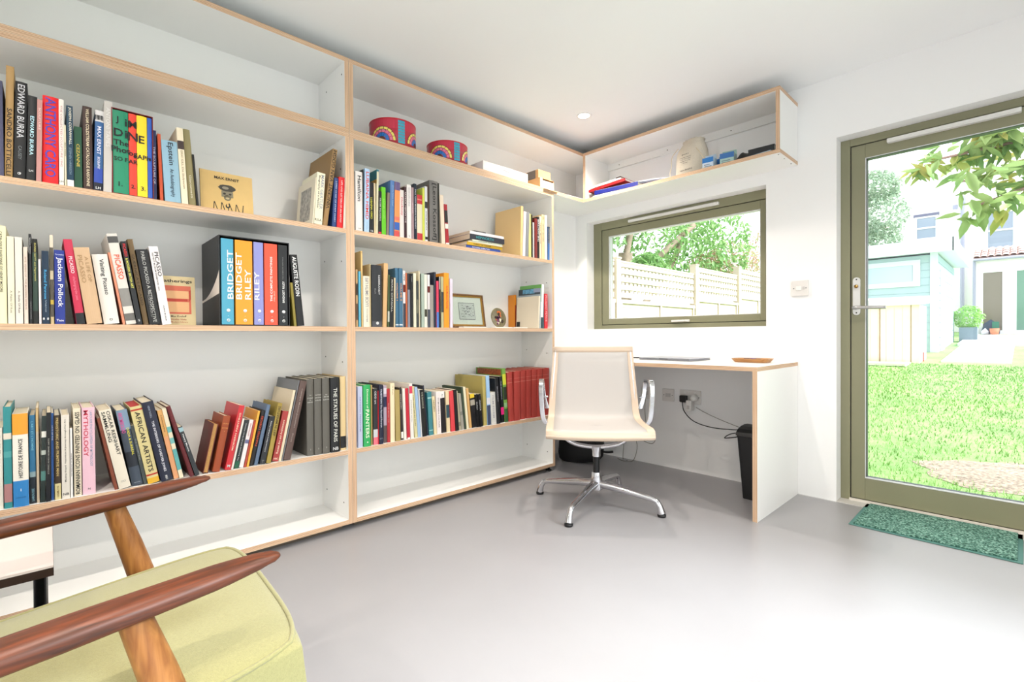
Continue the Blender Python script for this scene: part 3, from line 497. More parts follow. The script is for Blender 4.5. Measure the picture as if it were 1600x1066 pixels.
  (-1.8249,-1.8111,0.036,0.0126,0.2129,0.162,0.014,'p','86766A','short grey brown booklet,upper right shelf,right of the lime green one',[],[],'','',0),
  (-1.811,-1.7864,0.03,0.0234,0.2743,0.208,0.01,'h','4A74AA','tall thick steel blue hardback,upper right shelf,right of the short brown one',[['JOHN PIPER KENT','A8C0DC',0.5,0.95,0.26,'d']],[],'','',0),
  (-1.7868,-1.7576,0.027,0.028,0.271,0.206,0.006,'h','E28A4C','orange hardback with blue foot bands,upper right shelf,right of the steel blue one',[],[[0.12,0.26,'2858A8'],[0,0.1,'C84848'],[0.85,1,'5A4A78'],[0.3,0.36,'D86858']],'','',0),
  (-1.7476,-1.7225,0.0,0.0239,0.2419,0.184,0.018,'p','DFDAD6','white paperback with multicoloured title,upper right shelf,right of the orange sunset one',[['Hockney','C83048',0.45,0.86,0.5,'d']],[],'','',0),
  (-1.724,-1.7094,0.0,0.0134,0.26,0.198,0.014,'p','3A2028','dark plum paperback with white print,upper right shelf,right of the colour-lettered white one',[['PATRICK HERON THE','E0D0D0',0.3,0.9,0.5,'d']],[],'','',0),
  (-1.7104,-1.6848,0.0,0.0244,0.2734,0.208,0.01,'p','E4DFDC','white paperback with pale grey capitals,upper right shelf,right of the dark plum one',[['IVON HITCHENS','A8A8A8',0.6,0.95,0.42,'d'],['S.','303030',0.03,0.07,0.4,'h']],[],'','',0),
  (-1.6858,-1.6719,0.0,0.0127,0.2631,0.2,0.006,'p','9E8488','thin mauve paperback,upper right shelf,right of the grey-lettered white one',[['HUGHES','D8C0C8',0.3,0.9,0.4,'d']],[],'','',0),
  (-1.6633,-1.6472,0.0,0.0149,0.2897,0.22,0.018,'p','162232','blue-black paperback with white capitals,upper right shelf,right of the mauve one',[['PAUL NASH MODERN PAINTINGS','D8E0E8',0.2,0.9,0.42,'d']],[],'','',0),
  (-1.6482,-1.616,0.0,0.031,0.2358,0.179,0.014,'p','D8CFB4','cream paperback with red head and foot bands,upper right shelf,right of the blue-black one',[['NEW ART','E8C0A0',0.84,0.95,0.2,'h']],[[0,0.16,'B8343A'],[0.8,1,'B82C34']],'','',0),
  (-1.6171,-1.6042,0.0,0.0117,0.2763,0.21,0.01,'p','C9CF58','thin lime yellow paperback,upper right shelf,right of the red-banded cream one',[],[],'','',0),
  (-1.6053,-1.5892,0.0,0.0149,0.2855,0.217,0.006,'p','CFCFD2','thin white paperback with black patches,upper right shelf,right of the thin lime yellow one',[['ATELIER MODE','404040',0.2,0.55,0.4,'d']],[[0.6,0.72,'202428'],[0.03,0.08,'202020']],'','',0),
  (-1.5801,-1.5738,0.0,0.0051,0.2993,0.227,0.018,'p','5A4438','very thin brown book,upper right shelf,right of the white photo one',[],[],'','',0),
  (-1.5718,-1.5166,0.0,0.0536,0.3264,0.248,0.014,'h','6E6B68','thick grey hardback with large italic title,upper right shelf,right of the thin brown one',[['[Leon Kossoff]','1C1C1C',0.04,0.96,0.56,'d']],[],'','',0),
  (-1.5184,-1.5107,0.0,0.0064,0.3211,0.244,0.01,'p','24261F','very thin black book beside the thick grey one,upper right shelf',[],[],'','',0),
  (-1.5005,-1.4762,-0.045,0.023,0.26,0.198,0.006,'p','DCCBB6','short plain beige book leaning left,upper right shelf,right of the thick grey one',[],[],'','',0),
  (-1.4637,-1.4418,-0.057,0.0207,0.2185,0.166,0.018,'p','A02830','short red,black and white striped booklet,upper right shelf,right of the plain beige one',[],[[0.55,0.85,'141418'],[0.4,0.52,'E0D8D0'],[0,0.05,'F2EEE6']],'','',0),
 ]),
 ('books on the upper right shelf', 1.3945, [
  (-0.9116,-0.8925,0.035,0.0179,0.3079,0.24,0.004,'p','E8C68C','tall thin beige board showing its plain face,upper right shelf,right of the horizontal pile',[],[],'','',0),
  (-0.8845,-0.8596,0.048,0.0237,0.2812,0.214,0.01,'p','EAE4EC','lilac white paperback,upper right shelf,right of the wooden beige one',[],[],'','',0),
  (-0.8609,-0.8371,0.048,0.0225,0.2804,0.213,0.006,'p','8A8C90','thin grey paperback,upper right shelf,right of the lilac white one',[],[],'','',0),
  (-0.8207,-0.7979,0.0,0.0215,0.2778,0.211,0.018,'p','E8DC8C','thin pale yellow paperback,upper right shelf,right of the grey one',[],[],'','',0),
  (-0.7992,-0.7892,0.0,0.0088,0.2731,0.208,0.014,'p','2A2A20','dark olive thin book,upper right shelf,right of the pale yellow one',[],[],'','',0),
  (-0.7903,-0.7775,0.0,0.0114,0.226,0.172,0.01,'p','D8D4D4','short thin white booklet,upper right shelf,right of the dark olive one',[],[],'','',0),
  (-0.7788,-0.7542,0.0,0.0232,0.252,0.191,0.006,'h','7C2622','dark red hardback,upper right shelf,right of the short white one',[],[],'','',0),
  (-0.74,-0.7238,0.0,0.015,0.2705,0.206,0.018,'p','201C20','black paperback with bold white title,upper right shelf,right of the dark red one',[['THE DOCTOR','F0F0F0',0.4,0.95,0.7,'u']],[],'','',0),
  (-0.7247,-0.7059,0.0,0.0175,0.2766,0.21,0.014,'p','E6D8BC','ivory paperback,upper right shelf,right of the white-titled black one',[['PIERRE MATISSE','907850',0.3,0.9,0.4,'d']],[],'','',0),
  (-0.7072,-0.6818,0.0,0.0242,0.2891,0.22,0.01,'p','F0D0A0','peach paperback with large numeral on top,upper right shelf,right of the ivory one',[['3','202020',0.88,0.97,0.8,'h'],['HENRY MOORE','50707C',0.4,0.8,0.4,'d']],[],'','',0),
  (-0.6825,-0.6597,0.0,0.0214,0.2878,0.219,0.006,'p','EEE8E2','white paperback with small numeral on top,upper right shelf,right of the numbered peach one',[['4','505050',0.9,0.96,0.5,'h']],[],'','',0),
  (-0.6419,-0.6255,0.022,0.0148,0.2218,0.169,0.018,'p','3E72B2','short blue paperback with dark upper half,upper right shelf,right of the numbered white one',[['ERIC RAVILIOUS','C8D0D8',0.5,0.95,0.4,'u']],[[0.5,1,'3A4450']],'','',0),
  (-0.6262,-0.6222,0.02,0.003,0.2381,0.181,0.014,'p','EEEAE4','thin white book against the bay side,upper right shelf,right of the blue one',[],[],'','',0),
 ]),
 ('books on the middle right shelf', 0.944, [
  (-1.9888,-1.979,0.0,0.0087,0.2694,0.205,0.01,'p','B89468','short tan and brown book next to bay divider,middle right shelf',[],[[0.55,0.75,'3A2A20'],[0.12,0.4,'5A4030']],'','',0),
  (-1.9769,-1.9661,0.0,0.0096,0.2608,0.198,0.006,'p','5AA8C4','thin turquoise paperback,middle right shelf,right of the patched tan one',[],[],'','',0),
  (-1.9583,-1.9496,0.0,0.0075,0.3591,0.26,0.018,'p','DCB87A','very tall thin tan book,middle right shelf,right of the turquoise one',[['10','403020',0.97,0.99,0.5,'h']],[],'','',0),
  (-1.9502,-1.9165,0.0,0.0325,0.2414,0.183,0.014,'h','EADFC8','cream hardback with grey serif capitals,middle right shelf,right of the tall tan one',[['LUCIE SMITH LIFE','8A8A90',0.4,0.97,0.46,'u'],['Mallarme','A0A0A0',0.1,0.36,0.2,'u']],[],'','',0),
  (-1.9172,-1.9125,0.0,0.0035,0.301,0.229,0.01,'p','CBB98E','tall thin putty book behind the black one,middle right shelf,by the serif cream one',[],[],'','',0),
  (-1.9104,-1.8571,0.0,0.052,0.2975,0.226,0.006,'h','23252A','very thick black hardback with white capitals,middle right shelf,right of the tall putty one',[['REMBRANDT','E0E0E0',0.52,0.84,0.14,'d2'],['Bull','808080',0.5,0.66,0.12,'d1'],['•','D0D0D0',0.03,0.09,0.3,'h']],[[0,0.09,'44464C']],'','',0),
  (-1.8491,-1.8251,0.033,0.0228,0.3134,0.238,0.018,'h','D6AC78','tall ginger tan book,middle right shelf,right of the thick black one',[],[],'','',0),
  (-1.8234,-1.8125,0.022,0.0097,0.2582,0.196,0.014,'p','4A5A3A','thin moss green book with white flecks,middle right shelf,right of the tall ginger one',[],[[0.1,0.3,'C0C4B8']],'','',0),
  (-1.8133,-1.7919,0.02,0.0202,0.2471,0.188,0.01,'p','1A1B1C','black paperback with white handwriting print,middle right shelf,right of the moss one',[['MARC CHAGALL','C8C8C0',0.3,0.95,0.4,'d']],[],'','',0),
  (-1.7927,-1.7851,0.017,0.0063,0.2444,0.186,0.006,'p','DCC8A4','slim cream booklet,middle right shelf,right of the white-printed black one',[],[],'','',0),
  (-1.7761,-1.7578,0.0,0.0171,0.2956,0.225,0.018,'h','3C6A88','petrol blue hardback,left of a matching pair,middle right shelf',[['VOLUME I','E0A070',0.45,0.75,0.5,'d']],[[0.03,0.05,'D0D8E0']],'','',0),
  (-1.7581,-1.7365,0.0,0.0204,0.2959,0.225,0.014,'h','3C6A88','petrol blue hardback,right of a matching pair,middle right shelf',[['VOLUME II','E0A070',0.45,0.75,0.5,'d']],[[0.03,0.05,'D0D8E0']],'','',0),
  (-1.7373,-1.7228,0.0,0.0133,0.2853,0.217,0.01,'p','E0DCDC','white,maroon and grey striped paperback,middle right shelf,right of the right petrol blue one',[['LIFE','202020',0.78,0.97,0.5,'d']],[[0.62,0.75,'6A1C18'],[0,0.42,'3A3E4A']],'','',0),
  (-1.7242,-1.7148,0.0,0.0081,0.2746,0.209,0.006,'p','B25C38','thin rusty orange paperback,middle right shelf,right of the striped white one',[],[],'','',0),
  (-1.7058,-1.691,0.0,0.0136,0.2742,0.208,0.018,'p','8E909C','blue grey paperback with black head,middle right shelf,right of the rusty orange one',[],[[0.7,1,'2A2A30']],'','',0),
  (-1.6914,-1.6754,0.0,0.0148,0.275,0.209,0.014,'p','1C1C1E','plain black paperback,middle right shelf,right of the blue grey one',[['ALBERT','A0A0A0',0.84,0.95,0.3,'d']],[],'','',0),
  (-1.6763,-1.6596,0.0,0.0155,0.2777,0.211,0.01,'p','E0DCC4','pale cream paperback,middle right shelf,right of the plain black one',[],[],'','',0),
  (-1.66,-1.6481,0.0,0.0107,0.2386,0.181,0.006,'p','3A3E3E','dark paperback with mottled picture spine,middle right shelf,right of the pale cream one',[],[[0.3,0.6,'6A6A58']],'','',0),
  (-1.6393,-1.6311,0.0,0.007,0.2934,0.223,0.018,'p','E6D8B8','tall thin cream book,middle right shelf,right of the dark photo one',[],[],'','',0),
  (-1.6326,-1.6276,0.0,0.0037,0.2762,0.21,0.014,'p','24382E','very thin dark green book,middle right shelf,right of the tall cream one',[],[],'','',0),
  (-1.6291,-1.6115,0.0,0.0165,0.2794,0.212,0.01,'p','A8B6AA','sage grey paperback,middle right shelf,right of the dark green sliver one',[],[],'','',0),
  (-1.6124,-1.5963,0.0,0.0149,0.2767,0.21,0.006,'p','DDDDD0','white paperback with dark middle specks,middle right shelf,right of the sage one',[],[[0.2,0.34,'3A3A2C']],'','',0),
  (-1.5855,-1.5702,0.0,0.0141,0.2781,0.211,0.018,'p','E2DCDC','white paperback with one maroon band,middle right shelf,right of the speckled white one',[],[[0.66,0.78,'6A1C18'],[0,0.34,'4A4E5C']],'','',0),
  (-1.5712,-1.5501,0.0,0.0199,0.2242,0.17,0.014,'p','9C968E','short stone grey patterned booklet,middle right shelf,right of the maroon-banded white one',[],[],'','',0),
  (-1.5506,-1.5368,0.0,0.0126,0.2936,0.223,0.01,'h','22283A','tall navy hardback,middle right shelf,right of the short stone grey one',[],[],'','',0),
  (-1.5372,-1.5222,0.0,0.0139,0.2475,0.188,0.006,'p','D8405C','short pink and blue paperback,middle right shelf,right of the navy one',[],[[0,0.33,'4A78C0']],'','',0),
  (-1.512,-1.502,0.0,0.0088,0.2735,0.208,0.018,'p','26262A','thin charcoal paperback,middle right shelf,right of the pink and blue one',[],[[0.75,1,'A8A8A0']],'','',0),
  (-1.5013,-1.4848,0.0,0.0153,0.2742,0.208,0.014,'p','B8B890','thin yellow speckled paperback,middle right shelf,right of the thin charcoal one',[],[[0.3,0.7,'3A4448']],'','',0),
  (-1.4853,-1.4517,0.0,0.0323,0.2956,0.225,0.01,'h','F2981C','bright yellow orange hardback with red title,middle right shelf,right of the yellow speckled one',[['Early Medieval Painting','D84020',0.35,0.76,0.42,'d']],[],'','',0),
  (-1.448,-1.4304,0.0,0.0164,0.2664,0.202,0.006,'p','DCD0E0','lilac white booklet next to the picture frame,middle right shelf,by the yellow orange one',[],[],'','',0),
 ]),
 ('books on the middle right shelf', 0.944, [
  (-0.7472,-0.7324,0.0,0.0135,0.2299,0.065,0.225,'p','E08A1C','orange and brown book behind a plain beige one,middle right shelf',[],[[0,0.7,'A8441C']],'','',0),
  (-0.754,-0.7387,0.063,0.0141,0.2096,0.2,0.008,'p','E0D2BA','small book showing its plain beige cover,middle right shelf',[],[],'beige','',0),
  (-0.736,-0.727,0.044,0.0078,0.262,0.2,0.01,'p','9CA8B0','book showing a blue landscape cover strip,middle right shelf,right of the face-on beige one',[],[],'lake','',0),
  (-0.7299,-0.706,0.044,0.0211,0.2859,0.2,0.006,'p','F2F0EE','white-spined book with green cover and teal foot,middle right shelf,right of the picture one',[],[[0,0.25,'2A4850']],'green','',0),
  (-0.6917,-0.6813,0.0,0.0093,0.2418,0.184,0.018,'p','505860','thin slate blue paperback,middle right shelf,right of the green-covered one',[],[],'','',0),
  (-0.6817,-0.6513,0.0,0.0292,0.2275,0.173,0.014,'p','D8202C','red paperback with white lettering,middle right shelf,right of the slate one',[['PICASSO PEACE','F0C0C0',0.2,0.95,0.36,'d']],[],'','',0),
 ]),
 ('books on the lower right shelf', 0.374, [
  (-1.9845,-1.9608,0.0,0.0225,0.2883,0.219,0.01,'p','B9BFD8','pale lilac paperback beside the bay divider,lower right shelf',[['ARTISTIC FREEDOM','7880B0',0.2,0.9,0.3,'d']],[],'','',0),
  (-1.9586,-1.9224,0.0,0.035,0.2935,0.223,0.006,'h','2CA458','bright green hardback with cream capitals,lower right shelf,right of the pale lilac one',[['PAINTERS','E8F0D8',0.14,0.6,0.5,'d'],['Dictionary of','E8F0D8',0.62,0.93,0.34,'d'],['•','E8F0D8',0.05,0.09,0.2,'h']],[],'','',0),
  (-1.9144,-1.906,0.0,0.0072,0.2895,0.22,0.018,'p','B4985C','thin khaki paperback,lower right shelf,right of the bright green one',[],[],'','',0),
  (-1.9041,-1.8802,0.0,0.0228,0.2726,0.207,0.014,'p','26282C','black paperback with white and pink foot,lower right shelf,right of the thin khaki one',[['ODD art','D8D8D8',0.72,0.95,0.4,'d']],[[0,0.13,'E87080'],[0.13,0.27,'C8CCD0']],'','',0),
  (-1.8814,-1.877,0.0,0.0033,0.2602,0.198,0.01,'p','C0202C','very thin red paperback,lower right shelf,right of the pink-footed one',[],[],'','',0),
  (-1.8773,-1.8557,0.0,0.0204,0.2887,0.219,0.006,'h','131832','deep navy hardback with white capitals,lower right shelf,right of the red sliver one',[['TRADITION The Painted Portrait','D8DCE8',0.28,0.93,0.4,'d'],['BOOKS','9098A8',0.04,0.15,0.3,'h']],[],'','',0),
  (-1.8473,-1.8294,0.0,0.0167,0.2833,0.215,0.018,'p','B0A0B0','mauve,navy and white banded paperback,lower right shelf,right of the deep navy one',[],[[0.62,0.8,'23284A'],[0.0,0.3,'5A4A48'],[0.85,0.95,'D8D4DC']],'','',0),
  (-1.8298,-1.8141,0.0,0.0145,0.2654,0.202,0.014,'p','AE2830','crimson paperback with pale lettering,lower right shelf,right of the mauve banded one',[['FROM MANET TO','E0B0A8',0.3,0.8,0.3,'d']],[],'','',0),
  (-1.814,-1.7897,0.0,0.0231,0.291,0.221,0.01,'h','EADAB6','tall cream hardback,lower right shelf,right of the crimson one',[['R. Boyle','907850',0.8,0.95,0.26,'d']],[],'','',0),
  (-1.7864,-1.7598,-0.016,0.0254,0.2554,0.194,0.006,'h','A89458','antique gold hardback leaning left,lower right shelf,right of the cream one',[],[],'','',0),
  (-1.7493,-1.7362,-0.04,0.0119,0.2673,0.203,0.018,'p','2C2424','dark maroon paperback with white specks,lower right shelf,right of the antique gold one',[['HOLY DAMN','D8D0C8',0.5,0.95,0.4,'d']],[[0.03,0.15,'F2EEE6']],'','',0),
  (-1.7357,-1.7201,-0.031,0.0144,0.2595,0.197,0.014,'p','E6E2D8','off-white paperback,lower right shelf,right of the dark maroon one',[],[],'','',0),
  (-1.7186,-1.7019,-0.041,0.0155,0.2593,0.197,0.01,'p','C02438','raspberry red paperback,lower right shelf,right of the off-white one',[],[[0.0,0.03,'F2EEE6']],'','',0),
  (-1.7014,-1.6825,-0.029,0.0177,0.283,0.215,0.006,'p','E8E2DA','white paperback with pink head,lower right shelf,right of the raspberry one',[['DESIGNING WITH','808080',0.3,0.7,0.3,'d']],[[0.82,0.95,'D03858']],'','',0),
  (-1.6704,-1.6517,-0.079,0.0175,0.2661,0.202,0.018,'p','D8CE9C','butter yellow paperback with dark print,lower right shelf,right of the pink-capped white one',[['Hilda Latter and the Studio','404038',0.15,0.9,0.3,'d']],[],'','',0),
  (-1.6527,-1.6359,-0.075,0.0156,0.2614,0.199,0.014,'p','9EBADA','baby blue paperback,lower right shelf,right of the butter one',[],[],'','',0),
  (-1.6364,-1.6292,-0.064,0.006,0.2486,0.189,0.01,'p','DADADA','thin pale grey paperback,lower right shelf,right of the baby blue one',[],[],'','',0),
  (-1.6288,-1.6039,-0.071,0.0236,0.2464,0.187,0.006,'p','1A1A18','black paperback with pale lettering,lower right shelf,right of the thin pale grey one',[['THE BAUHAUS','A8A898',0.6,0.95,0.4,'d']],[],'','',0),
  (-1.5938,-1.5854,-0.1,0.0072,0.2673,0.203,0.018,'p','1E2436','tall thin navy book,lower right shelf,right of the wide black one',[],[],'','',0),
  (-1.5844,-1.5573,-0.05,0.0259,0.2284,0.174,0.014,'h','3A8088','sea green hardback,lower right shelf,right of the thin navy one',[],[[0.85,0.88,'A0C8C8'],[0.1,0.12,'A0C8C8']],'','',0),
  (-1.5547,-1.5374,-0.064,0.016,0.2033,0.155,0.01,'p','E4D2A8','short cream paperback with black print,lower right shelf,right of the sea green one',[['HERMES','403828',0.6,0.9,0.4,'d']],[],'','',0),
  (-1.5381,-1.512,-0.033,0.0249,0.2282,0.173,0.006,'p','EADFDC','blush white paperback with small black capitals,lower right shelf,right of the short cream one',[['IN MODERN CULTURE','383838',0.15,0.85,0.26,'d']],[],'','',0),
  (-1.5001,-1.4701,-0.059,0.0288,0.2249,0.171,0.018,'p','1C161A','black paperback,white head with a question mark,lower right shelf,by the blush white one',[['?','181818',0.85,0.95,0.6,'h']],[[0.84,1,'ECE6E2']],'','',0),
  (-1.4696,-1.4471,-0.036,0.0213,0.222,0.169,0.014,'p','E2CDA6','biscuit paperback with teal label,lower right shelf,right of the question-mark black one',[],[[0.35,0.67,'2A4A54']],'','',0),
 ]),
 ('books on the lower right shelf', 0.374, [
  (-1.4423,-1.4154,-0.06,0.0254,0.2238,0.17,0.01,'p','DA464C','coral red paperback leaning left,lower right shelf,right of the biscuit one',[],[],'','',0),
  (-1.4161,-1.3941,-0.061,0.0208,0.2292,0.174,0.006,'p','16181A','plain black paperback,lower right shelf,right of the coral red one',[],[],'','',0),
  (-1.3832,-1.3679,-0.113,0.0139,0.219,0.166,0.018,'p','B8B094','grey paperback with dotted edge,lower right shelf,right of the plain black one',[],[[0.1,0.2,'888070']],'','',0),
  (-1.3686,-1.3496,-0.115,0.0175,0.2034,0.155,0.014,'p','A09C90','short grey dotted paperback,lower right shelf,right of the grey dotted one',[],[[0.4,0.5,'808078']],'','',0),
  (-1.3492,-1.3373,-0.105,0.0107,0.2393,0.182,0.01,'h','3A4A38','tall thin forest green hardback,lower right shelf,right of the second grey dotted one',[],[],'','',0),
  (-1.3386,-1.3224,-0.105,0.0149,0.2384,0.181,0.006,'p','E4DCBC','ivory paperback,lower right shelf,right of the forest green one',[],[],'','',0),
  (-1.3098,-1.2921,-0.105,0.0164,0.228,0.173,0.018,'p','DAAC6E','light orange paperback,lower right shelf,right of the ivory one',[],[],'','',0),
  (-1.2916,-1.2582,-0.104,0.032,0.194,0.147,0.014,'p','17171A','black paperback with yellow head and photo,lower right shelf,right of the light orange one',[],[[0.88,1,'E0C030'],[0.66,0.82,'A8A090']],'','',0),
  (-1.2597,-1.2403,-0.086,0.0181,0.1898,0.144,0.01,'p','141416','small black paperback,left of a matching pair,lower right shelf',[['DALI','C8C8C8',0.4,0.9,0.4,'d']],[],'','',0),
  (-1.2411,-1.2196,-0.089,0.0202,0.1897,0.144,0.006,'p','141416','small black paperback,right of a matching pair,lower right shelf',[['GOYA','C8C8C8',0.4,0.9,0.4,'d']],[],'','',0),
  (-1.2043,-1.1786,-0.035,0.0246,0.2877,0.26,0.018,'h','B2A25C','tall olive gold hardback showing its plain cover,lower right shelf',[],[],'','',0),
  (-1.1768,-1.1507,-0.044,0.0248,0.2911,0.221,0.014,'p','A0C4E8','light blue paperback with navy foot,lower right shelf,right of the olive gold one',[],[[0,0.4,'3A4460'],[0.42,0.55,'D8D8E0']],'','',0),
  (-1.1496,-1.1104,-0.058,0.0378,0.1905,0.145,0.01,'p','D2D0CA','speckled white paperback,lower right shelf,right of the light blue one',[['FILM FORM','9898A0',0.2,0.9,0.3,'d']],[],'','',0),
  (-1.1087,-1.0803,-0.075,0.027,0.2735,0.208,0.006,'h','15171B','tall black hardback with grey lettering,lower right shelf,right of the speckled white one',[['MORANDI','A0A0A8',0.4,0.9,0.26,'d']],[],'','',0),
  (-1.0639,-1.0384,-0.069,0.0242,0.2791,0.212,0.018,'p','17191E','black paperback with a hot pink label,lower right shelf,right of the tall black one',[['THE MODERNS','A8B0C0',0.5,0.9,0.3,'d']],[[0.17,0.33,'E0207C']],'','',0),
  (-1.0387,-1.0108,-0.071,0.0266,0.3248,0.247,0.014,'h','6E9A3E','tall hardback with green and yellow floral spine,lower right shelf,by the pink-labelled black one',[],[[0.0,0.25,'2A5A2C'],[0.28,0.36,'80A878'],[0.42,0.66,'1C2A18'],[0.7,0.9,'C8C838']],'rust','',0),
  (-1.0103,-0.9678,-0.052,0.0413,0.3012,0.229,0.01,'h','A83C34','brick red volume,leftmost of seven matching ones,lower right shelf',[],[[0.78,0.79,'C87868'],[0.86,0.865,'C87868']],'','',0),
  (-0.9688,-0.9166,0.0,0.0509,0.3041,0.231,0.006,'h','A83C34','brick red volume,second from left of seven matching ones,lower right shelf',[],[[0.78,0.79,'C87868'],[0.86,0.865,'C87868']],'','',0),
  (-0.9018,-0.8564,0.0,0.0443,0.3049,0.232,0.018,'h','A83C34','brick red volume,third from left of seven matching ones,lower right shelf',[],[[0.78,0.79,'C87868'],[0.86,0.865,'C87868']],'','',0),
  (-0.8551,-0.8094,0.0,0.0442,0.307,0.233,0.014,'h','A83C34','brick red volume,middle of seven matching ones,lower right shelf',[],[[0.78,0.79,'C87868'],[0.86,0.865,'C87868']],'','',0),
  (-0.8082,-0.7607,0.0,0.0458,0.3089,0.235,0.01,'h','A83C34','brick red volume,third from right of seven matching ones,lower right shelf',[],[[0.78,0.79,'C87868'],[0.86,0.865,'C87868']],'','',0),
  (-0.7626,-0.7134,0.0,0.048,0.3098,0.235,0.006,'h','A83C34','brick red volume,second from right of seven matching ones,lower right shelf',[],[[0.78,0.79,'C87868'],[0.86,0.865,'C87868']],'','',0),
  (-0.698,-0.6358,0.0,0.061,0.3093,0.235,0.018,'h','A83C34','brick red volume,rightmost of seven matching ones,lower right shelf',[],[[0.78,0.79,'C87868'],[0.86,0.865,'C87868']],'','',0),
 ]),
]
# ---------------- books ----------------
def arc(T, bul, n=8, off=0.0, r=0):
    """points (x, y) across the spine, bulging towards +x"""
    return [(bul*(1-((2*k/n)-1)**2)+off, T*k/n) for k in range(n+1)]
def make_book(name, label, group, T, h, dep, kind, col, titles, bands, cover, topcol, fore, loc, lean, ins, cat='book', rotz=0):
    hard = kind == 'h' and T > .008
    bul = min(.1*T, .004) if hard else 0.0
    bd = min(.0025, T*.12) if hard else min(.0009, T*.1); ov = .003 if hard else .0006
    yo = -T if lean > 0 else 0.0
    cm = mat('book_cloth' if hard else 'book_card', col, .5 if hard else .35)
    sg = -1 if fore else 1
    P = arc(T, bul, 8 if hard else 1)
    outer = [(-dep, 0)]+[(x, y) for x, y in P]+[(-dep, T)]
    inner = [(-dep, T-bd)]+[(-bd*1.2+x*.6, max(bd, min(T-bd, y))) for x, y in reversed(P)]+[(-dep, bd)]
    poly = outer+inner
    if fore: poly = [(-dep-x, y) for x, y in poly]
    poly = [(x, y+yo) for x, y in poly]
    root = B().prism(poly, 0, h).build(name, cm)
    root.location = loc; root.rotation_euler = (-lean, 0, rotz)
    tag(root, label, cat, group)
    x0, x1 = (-dep+ov, -bd*1.4) if not fore else (-dep+bd*1.4, -ov)
    pm = PAGES if not fore else mat('tan_pages', 'B88C52', .8, noise=.1, nscale=200)
    if topcol:
        b = B().box(x0, x1, bd+yo+.0001, T-bd+yo-.0001, ov, h-ov-.0005).box(x0, x1, bd+yo+.0001, T-bd+yo-.0001, h-ov-.0005, h-ov, 1)
        b.build('page_block', [pm, mat('stained_edge', topcol, .7)], root)
    else: B().box(x0, x1, bd+yo+.0001, T-bd+yo-.0001, ov, h-ov).build('page_block', pm, root)
    for z0, z1, c in (bands if not fore else []):
        Q = arc(T, bul, 8 if hard else 1)
        po = [(x+.0004, y+yo) for x, y in Q]+[(x+.00005, y+yo) for x, y in reversed(Q)]
        B().prism(po, z0*h, z1*h).build('spine_band', mat('spine_print', c, .5), root)
    for tx in titles:
        s, c, lo, hi, ac, d = tx
        if not s: continue
        cy = T/2+yo
        if d.endswith('1'): cy = T*.3+yo
        if d.endswith('2'): cy = T*.7+yo
        zc = (lo+hi)/2*h; L = (hi-lo)*h; x = bul*(1-((2*(cy-yo)/T)-1)**2)+.0008+(.0003 if bul else 0)
        if d[0] == 'd': text(s, c, root, (x, cy, zc), (0, 0, -1), (0, 1, 0), L, ac*T)
        elif d[0] == 'u': text(s, c, root, (x, cy, zc), (0, 0, 1), (0, -1, 0), L, ac*T)
        else: text(s, c, root, (x, cy, zc), (0, 1, 0), (0, 0, 1), None, min(L, ac*T), maxw=T*.85)
    def plate(x0, x1, z0, z1, c, k=0, nm='cover_print', noise=0):
        B().box(-dep*x1, -dep*x0, yo-.0006-k*.0002, yo, z0*h, z1*h).build(nm, mat('cover_ink', c, .4, noise=noise, nscale=60) if not noise else mat('cover_art%d' % int(noise*10), c, .4, noise=noise, nscale=70), root)
    if cover == 'draw': plate(.2, .8, .12, .84, 'A09A90', 0, 'cover_picture', .5)
    if cover == 'lake':
        plate(.0, 1, .85, 1, '38424A', 0); plate(.25, .8, .88, .99, '5E98B8', 1, 'cover_picture', .4); plate(.0, .3, .9, 1, '9098B0', 2)
    if cover == 'green': plate(0, 1, .6, 1, '6CA858', 0)
    if cover == 'teal': plate(0, 1, .85, 1, '1E7078', 0); plate(0, 1, .78, .85, 'B88A38', 0)
    if cover == 'rust': plate(.05, .95, .88, .99, '8A4420', 0, 'cover_picture', .5)
    if cover == 'beige': plate(.82, .98, .06, .22, '161616', 0)
    return root
for grp, zs, rows in BOOKS:
    for (y0, y1, lean, T_, h, dep, ins, kind, col, lab, tt, bb, cov, top, fore) in rows:
        y = y0 if lean <= 0 else y1
        T_ = max(T_, .003)
        make_book('book', lab, grp, T_, h, dep, kind, col, tt, bb, cov, top, fore, (-ins, y+.0006*(1 if lean <= 0 else -1), zs+.0004), lean, ins)
# lying pile beside the tall beige board
def flat_book(label, y0, y1, z0, th, dep, ins, col, title=None, tc='F0F0F0', group='books lying flat on the upper right shelf', kind='p', rz=0, cat='book'):
    hh = y1-y0
    root = make_book('book', label, group, th, hh, dep, kind, col, [], [], '', '', 0, (0, 0, 0), 0, ins, cat)
    # lie on its side: height runs along y, thickness along z
    root.matrix_world = Matrix.Translation((-ins, y0, z0)) @ Matrix.Rotation(rz, 4, 'Z') @ Matrix(((1, 0, 0, 0), (0, 0, 1, 0), (0, 1, 0, 0), (0, 0, 0, 1))) if False else Matrix.Translation((-ins, y0, z0+th)) @ Matrix.Rotation(rz, 4, 'Z') @ Matrix.Rotation(-PI/2, 4, 'X')
    if title: text(title, tc, root, (.0009+(.002 if kind == 'h' else 0), th/2, hh*.42), (0, 0, 1), (0, -1, 0), hh*.5, th*.5)
    return root
z = SH[0]+.0004
G = 'books lying flat on the upper right shelf'
